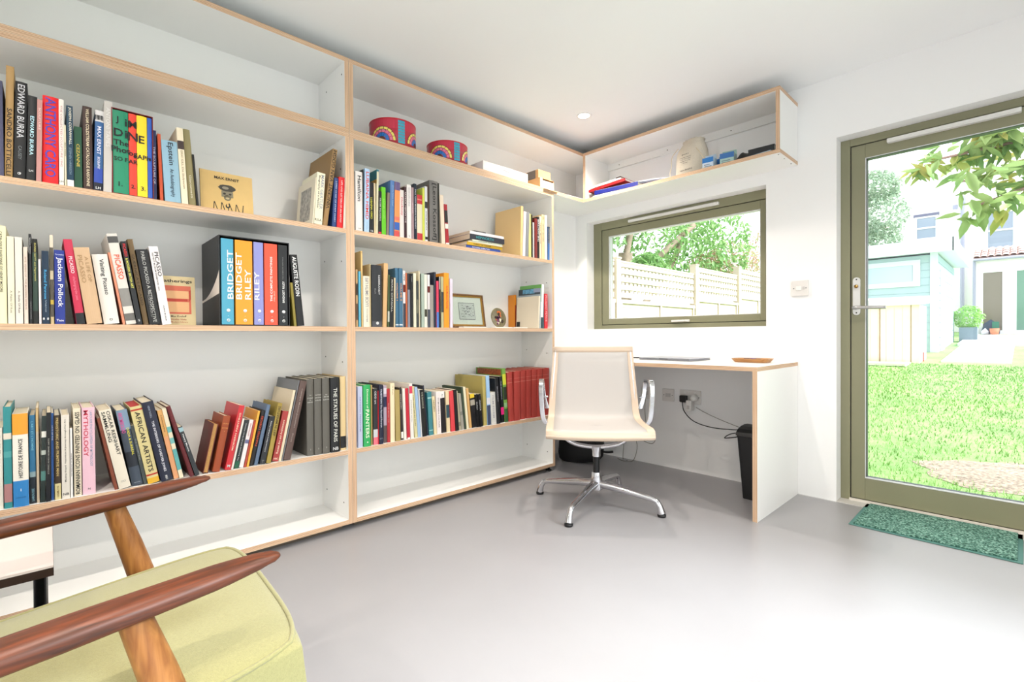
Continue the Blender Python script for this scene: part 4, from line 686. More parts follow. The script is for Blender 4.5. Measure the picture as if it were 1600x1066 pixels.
for (lab, y0, y1, th, dep, ins, col, title, tc, rz) in [
    ('blue paperback lying at the bottom of the flat pile', -1.33, -1.07, .0165, .2, .012, '3450A0', 'RICHARD HAMILTON', 'E0E0F0', 0),
    ('yellow paperback lying second from the bottom of the flat pile', -1.328, -1.055, .017, .22, .006, 'CDA428', 'THIERRY DE CORDIER', '302818', .02),
    ('cream booklet lying in the middle of the flat pile', -1.315, -1.06, .006, .2, .01, 'E6DFC8', None, '', -.03),
    ('pale green booklet lying under the charcoal book in the pile', -1.29, -1.055, .010, .19, .004, 'D4D8C0', 'DRAWING NOW', '405060', .03),
    ('charcoal book with turquoise title lying in the flat pile', -1.305, -1.045, .030, .23, .008, '34343E', 'HEPWORTH', '38A0A8', -.02),
    ('white book lying on the charcoal one near the pile top', -1.305, -1.045, .016, .23, .008, 'E6E0E2', None, '', .0),
    ('small black book lying on top of the flat pile', -1.25, -1.16, .013, .13, .04, '1A1C1A', None, '', 0)]:
    flat_book(lab, y0, y1, z, th, dep, ins, col, title, tc, G, 'p', rz); z += th+.0006
# face-out cover books
def cover_book(label, y0, y1, zs, h, x, tilt, col, th=.006):
    t = thing('book', label, 'book', (x, (y0+y1)/2, zs+.0005)); t.rotation_euler = (0, -tilt, 0); w2 = (y1-y0)/2
    B().box(-th, -th+.0008, -w2, w2, 0, h).box(-.0008, 0, -w2, w2, 0, h).box(-th, 0, -w2, -w2+.0008, 0, h).build('cover', mat('aged_card', col, .6, noise=.06, nscale=12), t)
    B().box(-th+.001, -.001, -w2+.001, w2-.001, .0008, h-.0008).build('page_block', PAGES, t)
    return t
def cface(t, y0, y1, z0, z1, c, k=1, nm='cover_print'):
    B().box(0, .0003*k, y0, y1, z0, z1).build(nm, mat('cover_ink', c, .6), t)
def cpoly(t, pts, c, k=1, nm='cover_print'):
    B().prism(pts, 0, .0003*k, M=Matrix(((0, 0, 1, 0), (1, 0, 0, 0), (0, 1, 0, 0), (0, 0, 0, 1)))).build(nm, mat('cover_ink', c, .6), t)
t = cover_book('tan book standing cover-out with black capitals and a masked face drawing', -2.6, -2.412, SH[0], .166, -.055, .12, 'D2B070')
text('MAX ERNST', '1C1712', t, (.0016, 0, .142), (0, 1, 0), (0, 0, 1), .088, .0115, bold=True)
def blob(cy, cz, ry, rz, n=18, jag=0):
    return [(cy+ry*math.cos(2*PI*k/n)*(1+jag*math.sin(k*3)), cz+rz*math.sin(2*PI*k/n)*(1+jag*math.cos(k*2))) for k in range(n)]
cpoly(t, blob(0, .104, .031, .014, 18, .06), '3A362E', 1); cpoly(t, blob(-.006, .104, .012, .006), '8A8270', 2)
cface(t, -.021, .021, .066, .092, '7E7660', 1); cpoly(t, blob(0, .064, .013, .012), '6E6650', 1); cpoly(t, blob(0, .062, .007, .004), 'B8A880', 2)
for s in (-1, 1): cpoly(t, blob(s*.010, .08, .005, .004), '2A261E', 2)
for k in range(9):
    yy = -.052+k*.013; cpoly(t, [(yy, .012), (yy+.003, .012), (yy+.006*(-1)**k, .042), (yy+.006*(-1)**k-.003, .042)], '2A261E', 1)
cpoly(t, blob(0, .03, .008, .009), '2A261E', 2); cpoly(t, blob(0, .033, .004, .006), 'D2B070', 3)
t = cover_book('tan paperback standing cover-out with a red cube picture, behind the white paperback', -2.745, -2.612, SH[1], .192, -.10, .10, 'CDBB90')
text('Gatherings', '1E1C18', t, (.0006, 0.002, .172), (0, 1, 0), (0, 0, 1), .11, .016, bold=True)
cface(t, -.045, .052, .045, .155, 'C4624A', 1)
for (a, b_, c, d, cc) in ((-.038, .045, .105, .135, 'D8A878'), (-.038, .045, .052, .092, 'D8A878'), (-.03, .04, .095, .104, 'B03828')): cface(t, a, b_, c, d, cc, 2)
cpoly(t, [(.045, .135), (.052, .142), (.052, .105), (.045, .092)], 'A83C28', 3)
text('Max Kozloff', '2A2018', t, (.0006, .01, .036), (0, 1, 0), (0, 0, 1), .05, .007)
text('Studio Vista', 'A03828', t, (.0006, .01, .024), (0, 1, 0), (0, 0, 1), .05, .006); text('Modern Library', 'A03828', t, (.0006, .012, .013), (0, 1, 0), (0, 0, 1), .055, .006)
# slipcases
def slipcase(label, y0, y1, zs, h, dep, col, ins=.004, w=.0035):
    cy = (y0+y1)/2; t = thing('slipcase', label, 'slipcase', (-ins, cy, zs+.0004)); a = (y1-y0)/2
    m = mat('slipcase_board', col, .45)
    b = B().box(-dep, 0, -a, -a+w, 0, h).box(-dep, 0, a-w, a, 0, h).box(-dep, 0, -a+w, a-w, 0, w).box(-dep, 0, -a+w, a-w, h-w, h).box(-dep, -dep+w, -a+w, a-w, w, h-w)
    b.build('case', m, t); return t
zs = SH[1]; t = slipcase('large black slipcase holding five coloured volumes', -2.5525, -2.290, zs, .352, .285, '101013')
# white curved shape on the case sides
crv = [(-.02, .135), (-.006, .19)]
pts = [(0, .125), (-.0, .215)]+[(-.285*k/8, .215-.105*math.sin(PI/2*k/8)**.8) for k in range(1, 9)]+[(-.285, .10)]
for s, nm in ((-1, 'white_curve'), (1, 'white_curve')):
    yy = s*(.13125+.0002)
    B().prism(pts, 0, .0002, M=Matrix(((1, 0, 0, 0), (0, 0, 1, yy-.0001), (0, 1, 0, 0), (0, 0, 0, 1)))).build(nm, mat('case_print', 'EDE4DA', .5), t)
GR = 'five volumes inside the large black slipcase'
for (y0, y1, c, lab, tt) in [
    (-2.5449, -2.5014, '4A9FBC', 'teal blue volume, leftmost inside the large black slipcase', [('BRIDGET', .0, .0)]),
    (-2.4958, -2.4331, 'F79A20', 'bright orange volume inside the large black slipcase', []),
    (-2.4283, -2.3921, '8C8FCB', 'lilac volume, middle one inside the large black slipcase', []),
    (-2.3884, -2.3373, 'EB5236', 'orange-red volume inside the large black slipcase, reading complete paintings', []),
    (-2.3340, -2.2975, '17181B', 'black volume, rightmost inside the large black slipcase', [])]:
    r = make_book('book', lab, GR, y1-y0-.001, .336, .25, 'p', c, [], [], '', '', 0, (-.006, y0+.0005, zs+.0045), 0, 0)
    W = y1-y0-.001; cx = W/2
    def up(s, frac, lo, hi, hgt, c='F2F2F0', r=r, W=W): text(s, c, r, (.0009, W*frac, (lo+hi)/2*.336), (0, 0, 1), (0, -1, 0), (hi-lo)*.336, hgt)
    if 'teal' in lab: up('BRIDGET', .73, .30, .87, .021)
    if 'bright' in lab: up('BRIDGET', .20, .30, .85, .021); up('RILEY', .72, .30, .66, .021)
    if 'lilac' in lab: up('RILEY', .30, .30, .64, .018)
    if 'red' in lab.split(' ')[0]: up('THE COMPLETE PAINTINGS', .52, .29, .84, .0085); up('1946-2017', .75, .29, .42, .006, 'F8C0A8')
    if lab.startswith('black'): up('BRIDGET RILEY', .55, .28, .55, .008); up('THE COMPLETE PAINTINGS', .5, .57, .85, .004, '808080')
    for zc, rr in ((.165, .0065), (.05, .006)):
        B().lathe([(0, .0), (rr, .0), (rr, .0006), (0, .0006)], (.0002, W*.55, zc*.336), 18, M=Matrix.Rotation(PI/2, 3, 'Y')).build('spine_emblem', mat('emblem_white', 'F0F0F0', .5), r)
    text('\u00F8', c, r, (.0012, W*.55, .05*.336), (0, 1, 0), (0, 0, 1), None, .008); text('1', 'F0F0F0', r, (.0009, W*.55, .1*.336), (0, 0, 1), (0, -1, 0), None, .004)
zs = SH[0]; t = slipcase('dark red slipcase holding four bright handwritten volumes', -2.8700, -2.7545, zs, .293, .24, '7A1C22', w=.0022)
GR = 'four volumes inside the dark red slipcase'
for (y0, y1, c, lab) in [(-2.8672, -2.8245, '1E8A66', 'green volume, leftmost inside the dark red slipcase'), (-2.8238, -2.8018, 'E8402C', 'red volume between green and yellow in the dark red slipcase'),
    (-2.8012, -2.7718, 'F6D626', 'yellow volume inside the dark red slipcase'), (-2.7712, -2.7575, '2A58B8', 'blue volume, rightmost inside the dark red slipcase')]:
    r = make_book('book', lab, GR, y1-y0-.0006, .284, .2, 'h', c, [], [], '', '', 0, (-.007, y0+.0003, zs+.0030), 0, 0); W = y1-y0
    def ht(s, fy, zc, hg, r=r, W=W): text(s, '14141A', r, (.0052 if W > .03 else .0035, W*fy, zc), (0, 1, 0), (0, 0, 1), None, hg, bold=True)
    if lab.startswith('green'):
        ht('J', .28, .250, .026); ht('i', .84, .246, .026); ht('D', .36, .208, .027); ht('i', .84, .206, .027); ht('The', .52, .174, .019); ht('Phot', .5, .150, .020); ht('SO F', .5, .118, .014); ht('1.', .45, .032, .016)
    elif lab.startswith('red'): ht('M', .5, .246, .024); ht('N', .5, .204, .030); ht('og', .5, .140, .018); ht('AR', .5, .116, .014); ht('2.', .5, .030, .013)
    elif lab.startswith('yellow'): ht('E', .45, .200, .027); ht('rAPh', .5, .138, .016); ht('3.', .55, .028, .015)
    else: ht('s', .5, .136, .010)
# ---------------- things on the top boxes ----------------
zt = ZB+T+.0004
def tin(label, cx, cy, r, h):
    t = thing('patterned_tin', label, 'tin', (cx, cy, zt), 0, 'patterned tins on the top shelf')
    B().lathe([(0, 0), (r, 0), (r, h), (r-.003, h), (r-.003, .004), (0, .004)], n=72).build('body', mat('tin_red', 'B82C40', .35), t)
    B().lathe([(r, h-.004), (r+.0012, h-.004), (r+.0012, h+.0015), (r-.003, h+.0015)], n=72).build('rim', mat('tin_rim', 'C8182C', .3), t)
    B().lathe([(r, -.0), (r+.001, .0), (r+.001, .008), (r, .008)], n=72).build('base_band', mat('tin_orange', 'E2601E', .35), t)
    def P(s, z, o): a = s/r; return (r*math.cos(a)*(1+o/r), r*math.sin(a)*(1+o/r), z)
    def wrap(name, polys, col, o):
        b = B()
        for q in polys:
            # fan of small pieces so that the print follows the curve
            b.add([P(s, z, o) for s, z in q], [tuple(range(len(q)))])
        b.build(name, mat('tin_print', col, .4), t, fix=False)
    def ringseg(c, z0, r0, r1, a0, a1): 
        n = 3
        return [(c+r1*math.cos(a0+(a1-a0)*k/n), z0+r1*math.sin(a0+(a1-a0)*k/n)) for k in range(n+1)]+[(c+r0*math.cos(a1-(a1-a0)*k/n), z0+r0*math.sin(a1-(a1-a0)*k/n)) for k in range(n+1)]
    for c0 in (-.068, .135, .335):
        zz = .022
        wrap('arch_outline', [ringseg(c0, zz, 0, .072, PI*k/14, PI*(k+1)/14) for k in range(14)], '1A1A1E', .0008)
        wrap('red_strip', [[(c0-.085+k*.0155, h*.62), (c0-.085+k*.0155, h-.005), (c0-.0705+k*.0155, h-.005), (c0-.0705+k*.0155, h*.62)] for k in range(11)], 'C83048', .0005)
        for r0, r1, n, col in ((.058, .0695, 9, 'F0DC70'), (.042, .0555, 8, 'E87898'), (.022, .0395, 8, '2878C8'), (.004, .0195, 6, '6A3A28')):
            wrap('arch_tile', [ringseg(c0, zz, r0, r1, PI*k/n+.02, PI*(k+1)/n-.02) for k in range(n)], col, .0012)
        wrap('blue_strip', [[(c0+.082, .014+k*.0145), (c0+.082, .0265+k*.0145), (c0+.100, .0265+k*.0145), (c0+.100, .014+k*.0145)] for k in range(int(h/.0145)-1)]+[[(c0+.100, .014+k*.0145), (c0+.100, .0265+k*.0145), (c0+.118, .0265+k*.0145), (c0+.118, .014+k*.0145)] for k in range(int(h/.0145)-1)], '3AA4BC', .0010)
    return t
tin('round stained-glass patterned tin, the left and larger-looking of two', -.135, -1.715, .118, .135).rotation_euler = (0, 0, -.42)
tin('round stained-glass patterned tin, the right one of two', -.135, -1.365, .115, .118).rotation_euler = (0, 0, -.42)
t = thing('white_box', 'long white cardboard box with small print on the top shelf', 'box', (-.10, -1.0, zt))
B().box(-.13, .07, -.185, .185, 0, .062).build('tray', mat('box_white', 'EDE9E4', .5), t, bevel=.001)
B().box(-.1312, .0712, -.1862, .1862, .022, .066).build('lid', mat('box_white', 'EDE9E4', .5), t, bevel=.001)
text('Plastin', '606068', t, (.0718, .0, .042), (0, 1, 0), (0, 0, 1), .05, .009)
t = thing('paper_note', 'cream paper slip lying on the white box', 'paper', (-.10, -1.0, zt+.0665))
B().box(-.05, .06, -.05, .05, 0, .004).box(-.03, .05, .05, .12, 0, .0015).build('paper', mat('paper_cream', 'EFE6DA', .7), t)
CB = mat('cardboard', 'C49662', .75, noise=.05, nscale=20)
t = thing('cardboard_box', 'open white-fronted cardboard box with flap on the top shelf', 'box', (-.09, -.63, zt))
b = B().box(-.10, .06, -.07, .065, 0, .003).box(-.10, .06, -.07, -.067, 0, .075).box(-.10, .06, .062, .065, 0, .075).box(-.10, -.097, -.067, .062, 0, .075).box(-.097, .06, -.067, .062, .072, .075)
b.build('box', CB, t); B().box(.057, .060, -.06, .062, .004, .06).build('front_panel', mat('box_white', 'EDE9E4', .5), t)
B().box(.06, .105, -.07, .06, -.004, -.001, M=Matrix.Translation((0, 0, .006)) @ Matrix.Rotation(.12, 4, 'Y')).build('flap', mat('flap_tan', 'E0B88C', .6), t)
B().box(.0602, .0606, -.07, -.045, .0, .075).build('tape', mat('flap_tan', 'E0B88C', .6), t)
t = thing('cardboard_box', 'small brown cardboard box on top of the white-fronted one', 'box', (-.10, -.63, zt+.0758))
B().box(-.09, .055, -.07, .05, 0, .055).build('box', CB, t, bevel=.001); B().box(.0552, .0556, -.03, .03, .012, .04).build('stamp', mat('stamp_brown', 'B08868', .8), t)
B().box(-.05, .03, -.0706, -.0702, .0, .055).build('label', mat('label_grey', '6A6058', .7), t)
t = thing('paper_stack', 'flat pile of papers at the right end of the top shelf', 'paper', (-.10, -.42, zt))
B().box(-.09, .08, -.12, .10, 0, .006).build('sheets', mat('paper_white', 'EDE8E2', .7), t); B().box(-.06, .04, -.10, .02, .006, .013, M=Matrix.Rotation(.1, 4, 'Z')).build('kraft_envelope', CB, t)
B().box(-.08, .085, -.02, .16, .0062, .009, M=Matrix.Rotation(-.07, 4, 'Z')).build('sheets', mat('paper_lilac', 'DAD4DC', .7), t)
# overhead box above the window
def sheetpile(name, label, cx, cy, z, w, d, th, col, rz, cat='paper', tilt=0, part='cover', group=None):
    t = thing(name, label, cat, (cx, cy, z), rz, group); t.rotation_euler = (0, tilt, rz)
    B().box(-w/2, w/2, -d/2, d/2, 0, .0012).box(-w/2, w/2, -d/2, d/2, th-.0012, th).box(-w/2, w/2, -d/2, -d/2+.0012, .0012, th-.0012).build(part, mat('folder_card', col, .4), t)
    B().box(-w/2+.002, w/2-.002, -d/2+.002, d/2-.002, .0014, th-.0014).build('sheets', mat('paper_white', 'EDE8E2', .7), t)
    return t
sheetpile('paper_pile', 'loose white sheets at the bottom of the pile by the corner', .24, -.165, zt, .33, .22, .008, 'E8E4E0', .03)
t = sheetpile('magazine', 'white magazine with a bright blue lower edge in the corner pile', .26, -.165, zt+.009, .34, .225, .026, '162278', .02, 'magazine')
t.rotation_euler = (0, .03, .02); B().box(-.16, .17, -.105, .10, .026, .029).build('top_sheet', mat('paper_white2', 'E4E6EE', .5), t)
text('JOURNAL', '2A2A50', t, (0, -.1131, .0135), (1, 0, 0), (0, 0, 1), .1, .008)
t = sheetpile('folder', 'red card folder on top of the blue magazine', .185, -.16, zt+.052, .30, .22, .016, '8E0E14', .0, 'folder', -.05)
t = sheetpile('paper_pile', 'white sheets with a black clip edge on the red folder', .16, -.155, zt+.079, .25, .19, .014, 'E6E0DA', .02, 'paper', -.05)
B().box(.09, .125, -.1, .095, .0141, .018).build('black_edge', DARK, t)
b = B(); n = 12
for k in range(n):
    u0, u1 = k/n, (k+1)/n; f = lambda u: .030*(1-u)+.012*math.sin(u*PI)*.6
    b.add([(-.14+.28*u0, -.1, f(u0)+.001), (-.14+.28*u1, -.1, f(u1)+.001), (-.14+.28*u1, .1, f(u1)+.001), (-.14+.28*u0, .1, f(u0)+.001), (-.14+.28*u0, -.1, f(u0)+.004), (-.14+.28*u1, -.1, f(u1)+.004), (-.14+.28*u1, .1, f(u1)+.004), (-.14+.28*u0, .1, f(u0)+.004)], [(0, 3, 2, 1), (4, 5, 6, 7), (0, 1, 5, 4), (2, 3, 7, 6), (0, 4, 7, 3), (1, 2, 6, 5)])
o = b.build('open_magazine', mat('paper_blue', 'D8DCF0', .5), None, (.52, -.165, zt)); tag(o, 'open curling magazine left of the cotton bag', 'magazine'); o.rotation_euler = (0, 0, -.02)
# cotton bag
rnd = random.Random(3)
b = B(); prof = [(0, .0), (.084, .0), (.094, .012), (.096, .05), (.092, .10), (.086, .14), (.078, .17), (.066, .19), (.060, .20), (.066, .212), (.05, .208), (0, .20)]; n = 36; vs = []
for r, z in prof:
    for j in range(n):
        a = 2*PI*j/n; k = 1+.06*math.sin(3*a+z*22)+.03*math.sin(7*a-z*40)+.05*math.sin(13*a-z*10)*(z/.2)**2; sx = 1.02 if z < .15 else 1.0
        vs.append((r*k*math.cos(a)*sx+.12*z, r*k*math.sin(a)*.72, z))
m_ = len(prof); b.add(vs, [(i*n+j, i*n+(j+1) % n, (i+1)*n+(j+1) % n, (i+1)*n+j) for i in range(m_-1) for j in range(n)], 0, True)
t = thing('cotton_bag', 'cream cotton drawstring bag with small black writing', 'bag', (.748, -.195, zt))
b.build('bag', mat('cotton', 'CFC5B4', .9, noise=.05, nscale=150, bump=.4, bscale=400), t)
b = B().tube(bez([(-.05, -.05, .17), (-.088, -.055, .13), (-.098, -.05, .07), (-.105, -.055, .03), (-.095, -.065, .004)]), .0022, 6).build('drawstring', mat('cord_cream', 'D8C8AC', .9), t)
B().tube(bez([(.06, -.05, .15), (.105, -.06, .08), (.125, -.07, .02), (.10, -.07, .004)]), .0022, 6).build('drawstring', mat('cord_cream', 'D8C8AC', .9), t)
for s, zz, ll, hh in (('glossary', .118, .045, .010), ('a book that contains the', .100, .072, .006), ('words of the english', .089, .070, .006), ('language set in order', .078, .068, .006), ('rough', .067, .03, .006), ('- Yellow Bookshop', .024, .085, .012)):
    text(s, '2A2A2C', t, (.004, -.0735, zz), (1, 0, .06), (-.06, 0, 1), ll, hh)
# cartons and bits
def carton(label, cx, cy, w, d, h, c1, c2, rz):
    t = thing('carton', label, 'carton', (cx, cy, zt), rz, 'small blue cartons beside the cotton bag')
    B().box(-w/2, w/2, -d/2, d/2, 0, h).build('box', mat('carton_a', c1, .4), t, bevel=.001)
    B().box(-w/2-.0003, w/2+.0003, -d/2-.0005, -d/2, h*.55, h).build('blue_print', mat('carton_b', c2, .4), t)
    B().box(-w/2+.01, w/2-.01, -d/2-.0006, -d/2, h*.15, h*.22).box(-w/2+.01, w/2-.02, -d/2-.0006, -d/2, h*.32, h*.38).build('small_print', mat('carton_c', '6A7A8A', .4), t)
    B().box(-w/2, w/2, -.0005, .0005, 0, .03, M=Matrix.Translation((0, d/2, h)) @ Matrix.Rotation(.5, 4, 'X')).build('flap', mat('carton_a', c1, .4), t)
carton('white and blue carton nearest the cotton bag', .885, -.235, .062, .06, .062, 'C4D4E4', '2C78C0', .08)
carton('blue carton with white flap behind the front white one', .925, -.14, .07, .06, .072, '4A90C8', '2A6AB4', -.1)
carton('pale green and blue carton with floral print, right of the three', .985, -.215, .075, .07, .066, 'A8C8C0', '3A70B0', .15)
t = thing('black_pouch', 'crumpled black pouch lying right of the cartons', 'pouch', (1.075, -.225, zt), .15)
b = B(); n = 14
vs = [((i/n-.5)*.10, (j/6-.5)*.07, .004+.046*math.sin(PI*i/n)*math.sin(PI*j/6)*(1+.12*math.sin(i*.9+j*1.3))) for i in range(n+1) for j in range(7)]
b.add(vs, [(i*7+j, (i+1)*7+j, (i+1)*7+j+1, i*7+j+1) for i in range(n) for j in range(6)], 0, True)
vs2 = [(x, y, 0) for x, y, z in vs]; b.add(vs2, [(i*7+j, i*7+j+1, (i+1)*7+j+1, (i+1)*7+j) for i in range(n) for j in range(6)])
b.build('pouch', mat('black_leather', '1A1C1A', .45), t, fix=False); B().tube([(-.05, -.03, .004), (.05, -.03, .004)], .002, 6).build('zip', mat('zip_green', '3A5A30', .5), t)
sheetpile('booklet', 'pale blue booklet lying under the black notebook', 1.165, -.17, zt, .15, .2, .008, 'A8C0D0', -.1, 'booklet')
t = sheetpile('notebook', 'black notebook lying at the right end above the window', 1.175, -.175, zt+.009, .13, .19, .030, '14161C', .05, 'notebook')

# ---------------- items on the middle right shelf ----------------
zs = SH[1]+.0004
t = thing('picture_frame', 'small gold and brown picture frame with an etching', 'picture frame', (-.05, -1.283, zs+.002)); t.rotation_euler = (0, -.16, .0)
FW, FH = .128, .196
def frame_bars(b, a, h0, h1, w, x0, x1): b.box(x0, x1, -a, -a+w, h0, h1).box(x0, x1, a-w, a, h0, h1).box(x0, x1, -a+w, a-w, h0, h0+w).box(x0, x1, -a+w, a-w, h1-w, h1)
b = B(); frame_bars(b, FW, 0, FH, .010, -.012, .004); b.build('outer_frame', wood_mat('frame_brown', '4A3018', '7A5428', 8), t, bevel=.002)
b = B(); frame_bars(b, FW-.010, .010, FH-.010, .008, -.01, .0015); b.build('gilt_slip', mat('gilt', 'A8803A', .35, .7), t, bevel=.001)
B().box(-.008, -.004, -FW+.018, FW-.018, .018, FH-.018).build('mount', mat('mount_pale', 'DCE0D4', .6), t)
B().box(-.004, -.0036, -.058, .058, .047, .145).build('plate_line', mat('print_black', '2A2C30', .6), t)
B().box(-.0036, -.0032, -.0555, .0555, .0495, .1425).build('print_paper', mat('print_paper', 'C8CCC4', .6), t)
b = B(); rr = random.Random(5)
for k in range(70):
    y, z = rr.uniform(-.048, .048), rr.choice([.065, .078, .092, .112, .125])+rr.uniform(-.006, .006); b.box(-.0032, -.0029, y, y+rr.uniform(.002, .009), z, z+rr.uniform(.001, .004))
b.build('etched_marks', mat('print_black', '2A2C30', .6), t)
B().box(-.0025, -.002, -FW+.018, FW-.018, .018, FH-.018).build('glass', GLASS, t)
B().box(-.06, -.012, -.01, .01, .0, .003, M=Matrix.Rotation(.0, 4, 'Y')).build('strut', mat('frame_back', '5A4A38', .7), t)
t = thing('decorative_plate', 'round brown and purple decorated plate leaning on the shelf', 'plate', (-.05, -1.05, zs)); t.rotation_euler = (0, -.2, 0)
M = Matrix.Translation((0, 0, .062)) @ Matrix.Rotation(PI/2, 4, 'Y') @ Matrix.Diagonal((1, .98, 1, 1))
B().lathe([(0, 0), (.045, 0), (.060, .006), (.062, .009), (.060, .010), (.045, .004), (0, .004)], n=40, M=M).build('dish', mat('plate_olive', '6E6448', .25, noise=.25, nscale=60), t)
rr = random.Random(9)
for col, n in (('6A3A5A', 7), ('C8642A', 5), ('D8D0B8', 6), ('3A2A22', 7)):
    b = B()
    for k in range(n):
        a, q = rr.uniform(0, 2*PI), rr.uniform(0, .038); y, z = q*math.cos(a), .062+q*math.sin(a); s = rr.uniform(.006, .013)
        b.prism([(y+s*math.cos(2*PI*i/9)*rr.uniform(.7, 1), z+s*math.sin(2*PI*i/9)) for i in range(9)], .0045, .0048+n*.0001, M=Matrix(((0, 0, 1, 0), (1, 0, 0, 0), (0, 1, 0, 0), (0, 0, 0, 1))))
    b.build('painted_shape', mat('plate_glaze', col, .25), t)
for lab, y0, y1, x0, x1, rz in (('white paper lying in front of the picture frame', -1.36, -1.19, -.045, .004, .02), ('white card lying in front of the decorated plate', -1.12, -.985, -.04, .0, -.03), ('cream card lying in front of the plain beige book', -.975, -.85, -.04, -.0, .02)):
    o = B().box(-.022, .022, -(y1-y0)/2, (y1-y0)/2, 0, .006).build('paper_card', mat('paper_cream', 'EFE6DA', .7), None, ((x0+x1)/2-.004, (y0+y1)/2, zs), bevel=.001); o.rotation_euler = (0, 0, rz); tag(o, lab, 'card')

# ---------------- desk things ----------------
t = thing('laptop', 'closed silver laptop lying on the desk', 'laptop', (.635, -.19, DESK+.0004), -.06)
B().box(-.175, .175, -.12, .12, .001, .0095).build('base', mat('laptop_grey', '9698A0', .3, .6), t, bevel=.003)
B().box(-.175, .175, -.12, .12, .0105, .0155).build('lid', mat('laptop_silver', 'B8BCC8', .28, .7), t, bevel=.002)
B().box(-.03, .03, -.1203, -.1199, .008, .0105).build('notch', DARK, t)
o = B().tube(bez([(.30, -.30, .75), (.33, -.26, .749), (.38, -.22, .748), (.425, -.17, .748)]), .004, 8).build('charger_cable', DARK); tag(o, 'black charger cable running to the closed laptop', 'cable')
t = thing('wooden_tray', 'shallow wooden tray on the desk, right of the laptop', 'tray', (1.095, -.165, DESK+.0004), .0)
def rrect(w, d, r, n=6):
    out = []
    for cx, cy, a0 in ((w-r, d-r, 0), (-w+r, d-r, PI/2), (-w+r, -d+r, PI), (w-r, -d+r, 3*PI/2)):
        for k in range(n+1): a = a0+PI/2*k/n; out.append((cx+r*math.cos(a), cy+r*math.sin(a)))
    return out
def bowl(b, rings, mi=0):
    n = len(rings[0][0]); vs = []
    for poly, z in rings: vs += [(x, y, z) for x, y in poly]
    b.add(vs, [(i*n+j, i*n+(j+1) % n, (i+1)*n+(j+1) % n, (i+1)*n+j) for i in range(len(rings)-1) for j in range(n)]+[tuple(range(n))[::-1], tuple(range((len(rings)-1)*n, len(rings)*n))], mi, False)
b = B(); bowl(b, [(rrect(.085, .055, .03), 0), (rrect(.098, .068, .035), .018), (rrect(.100, .070, .035), .021), (rrect(.094, .064, .033), .021), (rrect(.082, .052, .028), .006)])
b.build('tray', wood_mat('tray_wood', 'A8703C', 'D09A60', 5, .4), t)
t = thing('coin_dish_items', 'small dark odds and ends lying in the wooden tray', 'trinkets', (1.095, -.165, DESK+.007))
for i, (x, y, c) in enumerate([(-.03, .0, '2A2A40'), (.0, .015, '5A4A8A'), (.035, -.01, '303038')]): B().box(x-.015, x+.015, y-.008, y+.008, 0, .014).build('piece', mat('trinket', c, .4), t, bevel=.002)
# bin, bag, mat
t = thing('waste_bin', 'black plastic waste bin under the right end of the desk', 'bin', (1.158, -.20, .0))
b = B(); bowl(b, [(rrect(.072, .095, .02), 0), (rrect(.092, .12, .022), .335), (rrect(.095, .123, .022), .335), (rrect(.095, .123, .022), .345), (rrect(.088, .116, .02), .345), (rrect(.068, .091, .02), .01)])
b.build('body', mat('bin_black', '131315', .45), t)
b = B(); vs = []
for k in range(9):
    a = PI*k/8; vs += [(-.094, -.122*math.cos(a), .346+.045*math.sin(a)), (.094, -.122*math.cos(a), .346+.045*math.sin(a))]
b.add(vs, [(2*k, 2*k+1, 2*k+3, 2*k+2) for k in range(8)]+[tuple(range(0, 18, 2)), tuple(range(1, 18, 2))[::-1]])
b.build('swing_lid', mat('bin_black', '131315', .45), t)
t = thing('backpack', 'soft black bag on the floor under the desk beside the bookcase', 'bag', (-.03, -.28, .0), .3)
b = B(); n, m_ = 28, 9; vs = []
for i in range(m_+1):
    ph = -PI/2+PI*i/m_
    for j in range(n):
        a = 2*PI*j/n; e = lambda v, p: math.copysign(abs(v)**p, v)
        k = 1+.05*math.sin(3*a+i)+.03*math.sin(7*a)
        vs.append((.155*k*e(math.cos(a), .6)*e(math.cos(ph), .45), .115*k*e(math.sin(a), .6)*e(math.cos(ph), .45), .105+.105*e(math.sin(ph), .55)*(1-.1*math.cos(a))))
b.add(vs, [(i*n+j, i*n+(j+1) % n, (i+1)*n+(j+1) % n, (i+1)*n+j) for i in range(m_) for j in range(n)], 0, True)
b.build('body', mat('bag_black', '0C0C0E', .7, bump=.3), t)
B().tube(bez([(.14, -.05, .12), (.19, -.07, .10), (.25, -.06, .105)]), .008, 8).build('strap', mat('bag_black', '0C0C0E', .7), t)
B().tube(bez([(-.06, 0, .2), (-.03, 0, .235), (.03, 0, .235), (.06, 0, .2)]), .006, 8).build('handle', mat('bag_black', '0C0C0E', .7), t)
def matmat():
    m = bpy.data.materials.new('green_mat_pile'); m.use_nodes = True; nt = m.node_tree; b = nt.nodes['Principled BSDF']
    tc = nt.nodes.new('ShaderNodeTexCoord'); n = nt.nodes.new('ShaderNodeTexNoise'); n.inputs['Scale'].default_value = 150; n.inputs['Detail'].default_value = 2
    cr = nt.nodes.new('ShaderNodeValToRGB'); e = cr.color_ramp.elements; e[0].position = .36; e[0].color = hexc('1E4438'); e[1].position = .66; e[1].color = hexc('9CC4B4')
    k = e.new(.5); k.color = hexc('4C8070')
    nt.links.new(tc.outputs['Object'], n.inputs['Vector']); nt.links.new(n.outputs[0], cr.inputs[0]); nt.links.new(cr.outputs[0], b.inputs['Base Color']); b.inputs['Roughness'].default_value = .95
    bp = nt.nodes.new('ShaderNodeBump'); bp.inputs['Distance'].default_value = .004; nt.links.new(n.outputs[0], bp.inputs['Height']); nt.links.new(bp.outputs[0], b.inputs['Normal'])
    return m
t = thing('door_mat', 'green door mat lying in front of the glass door', 'mat', (1.866, -.125, .0))
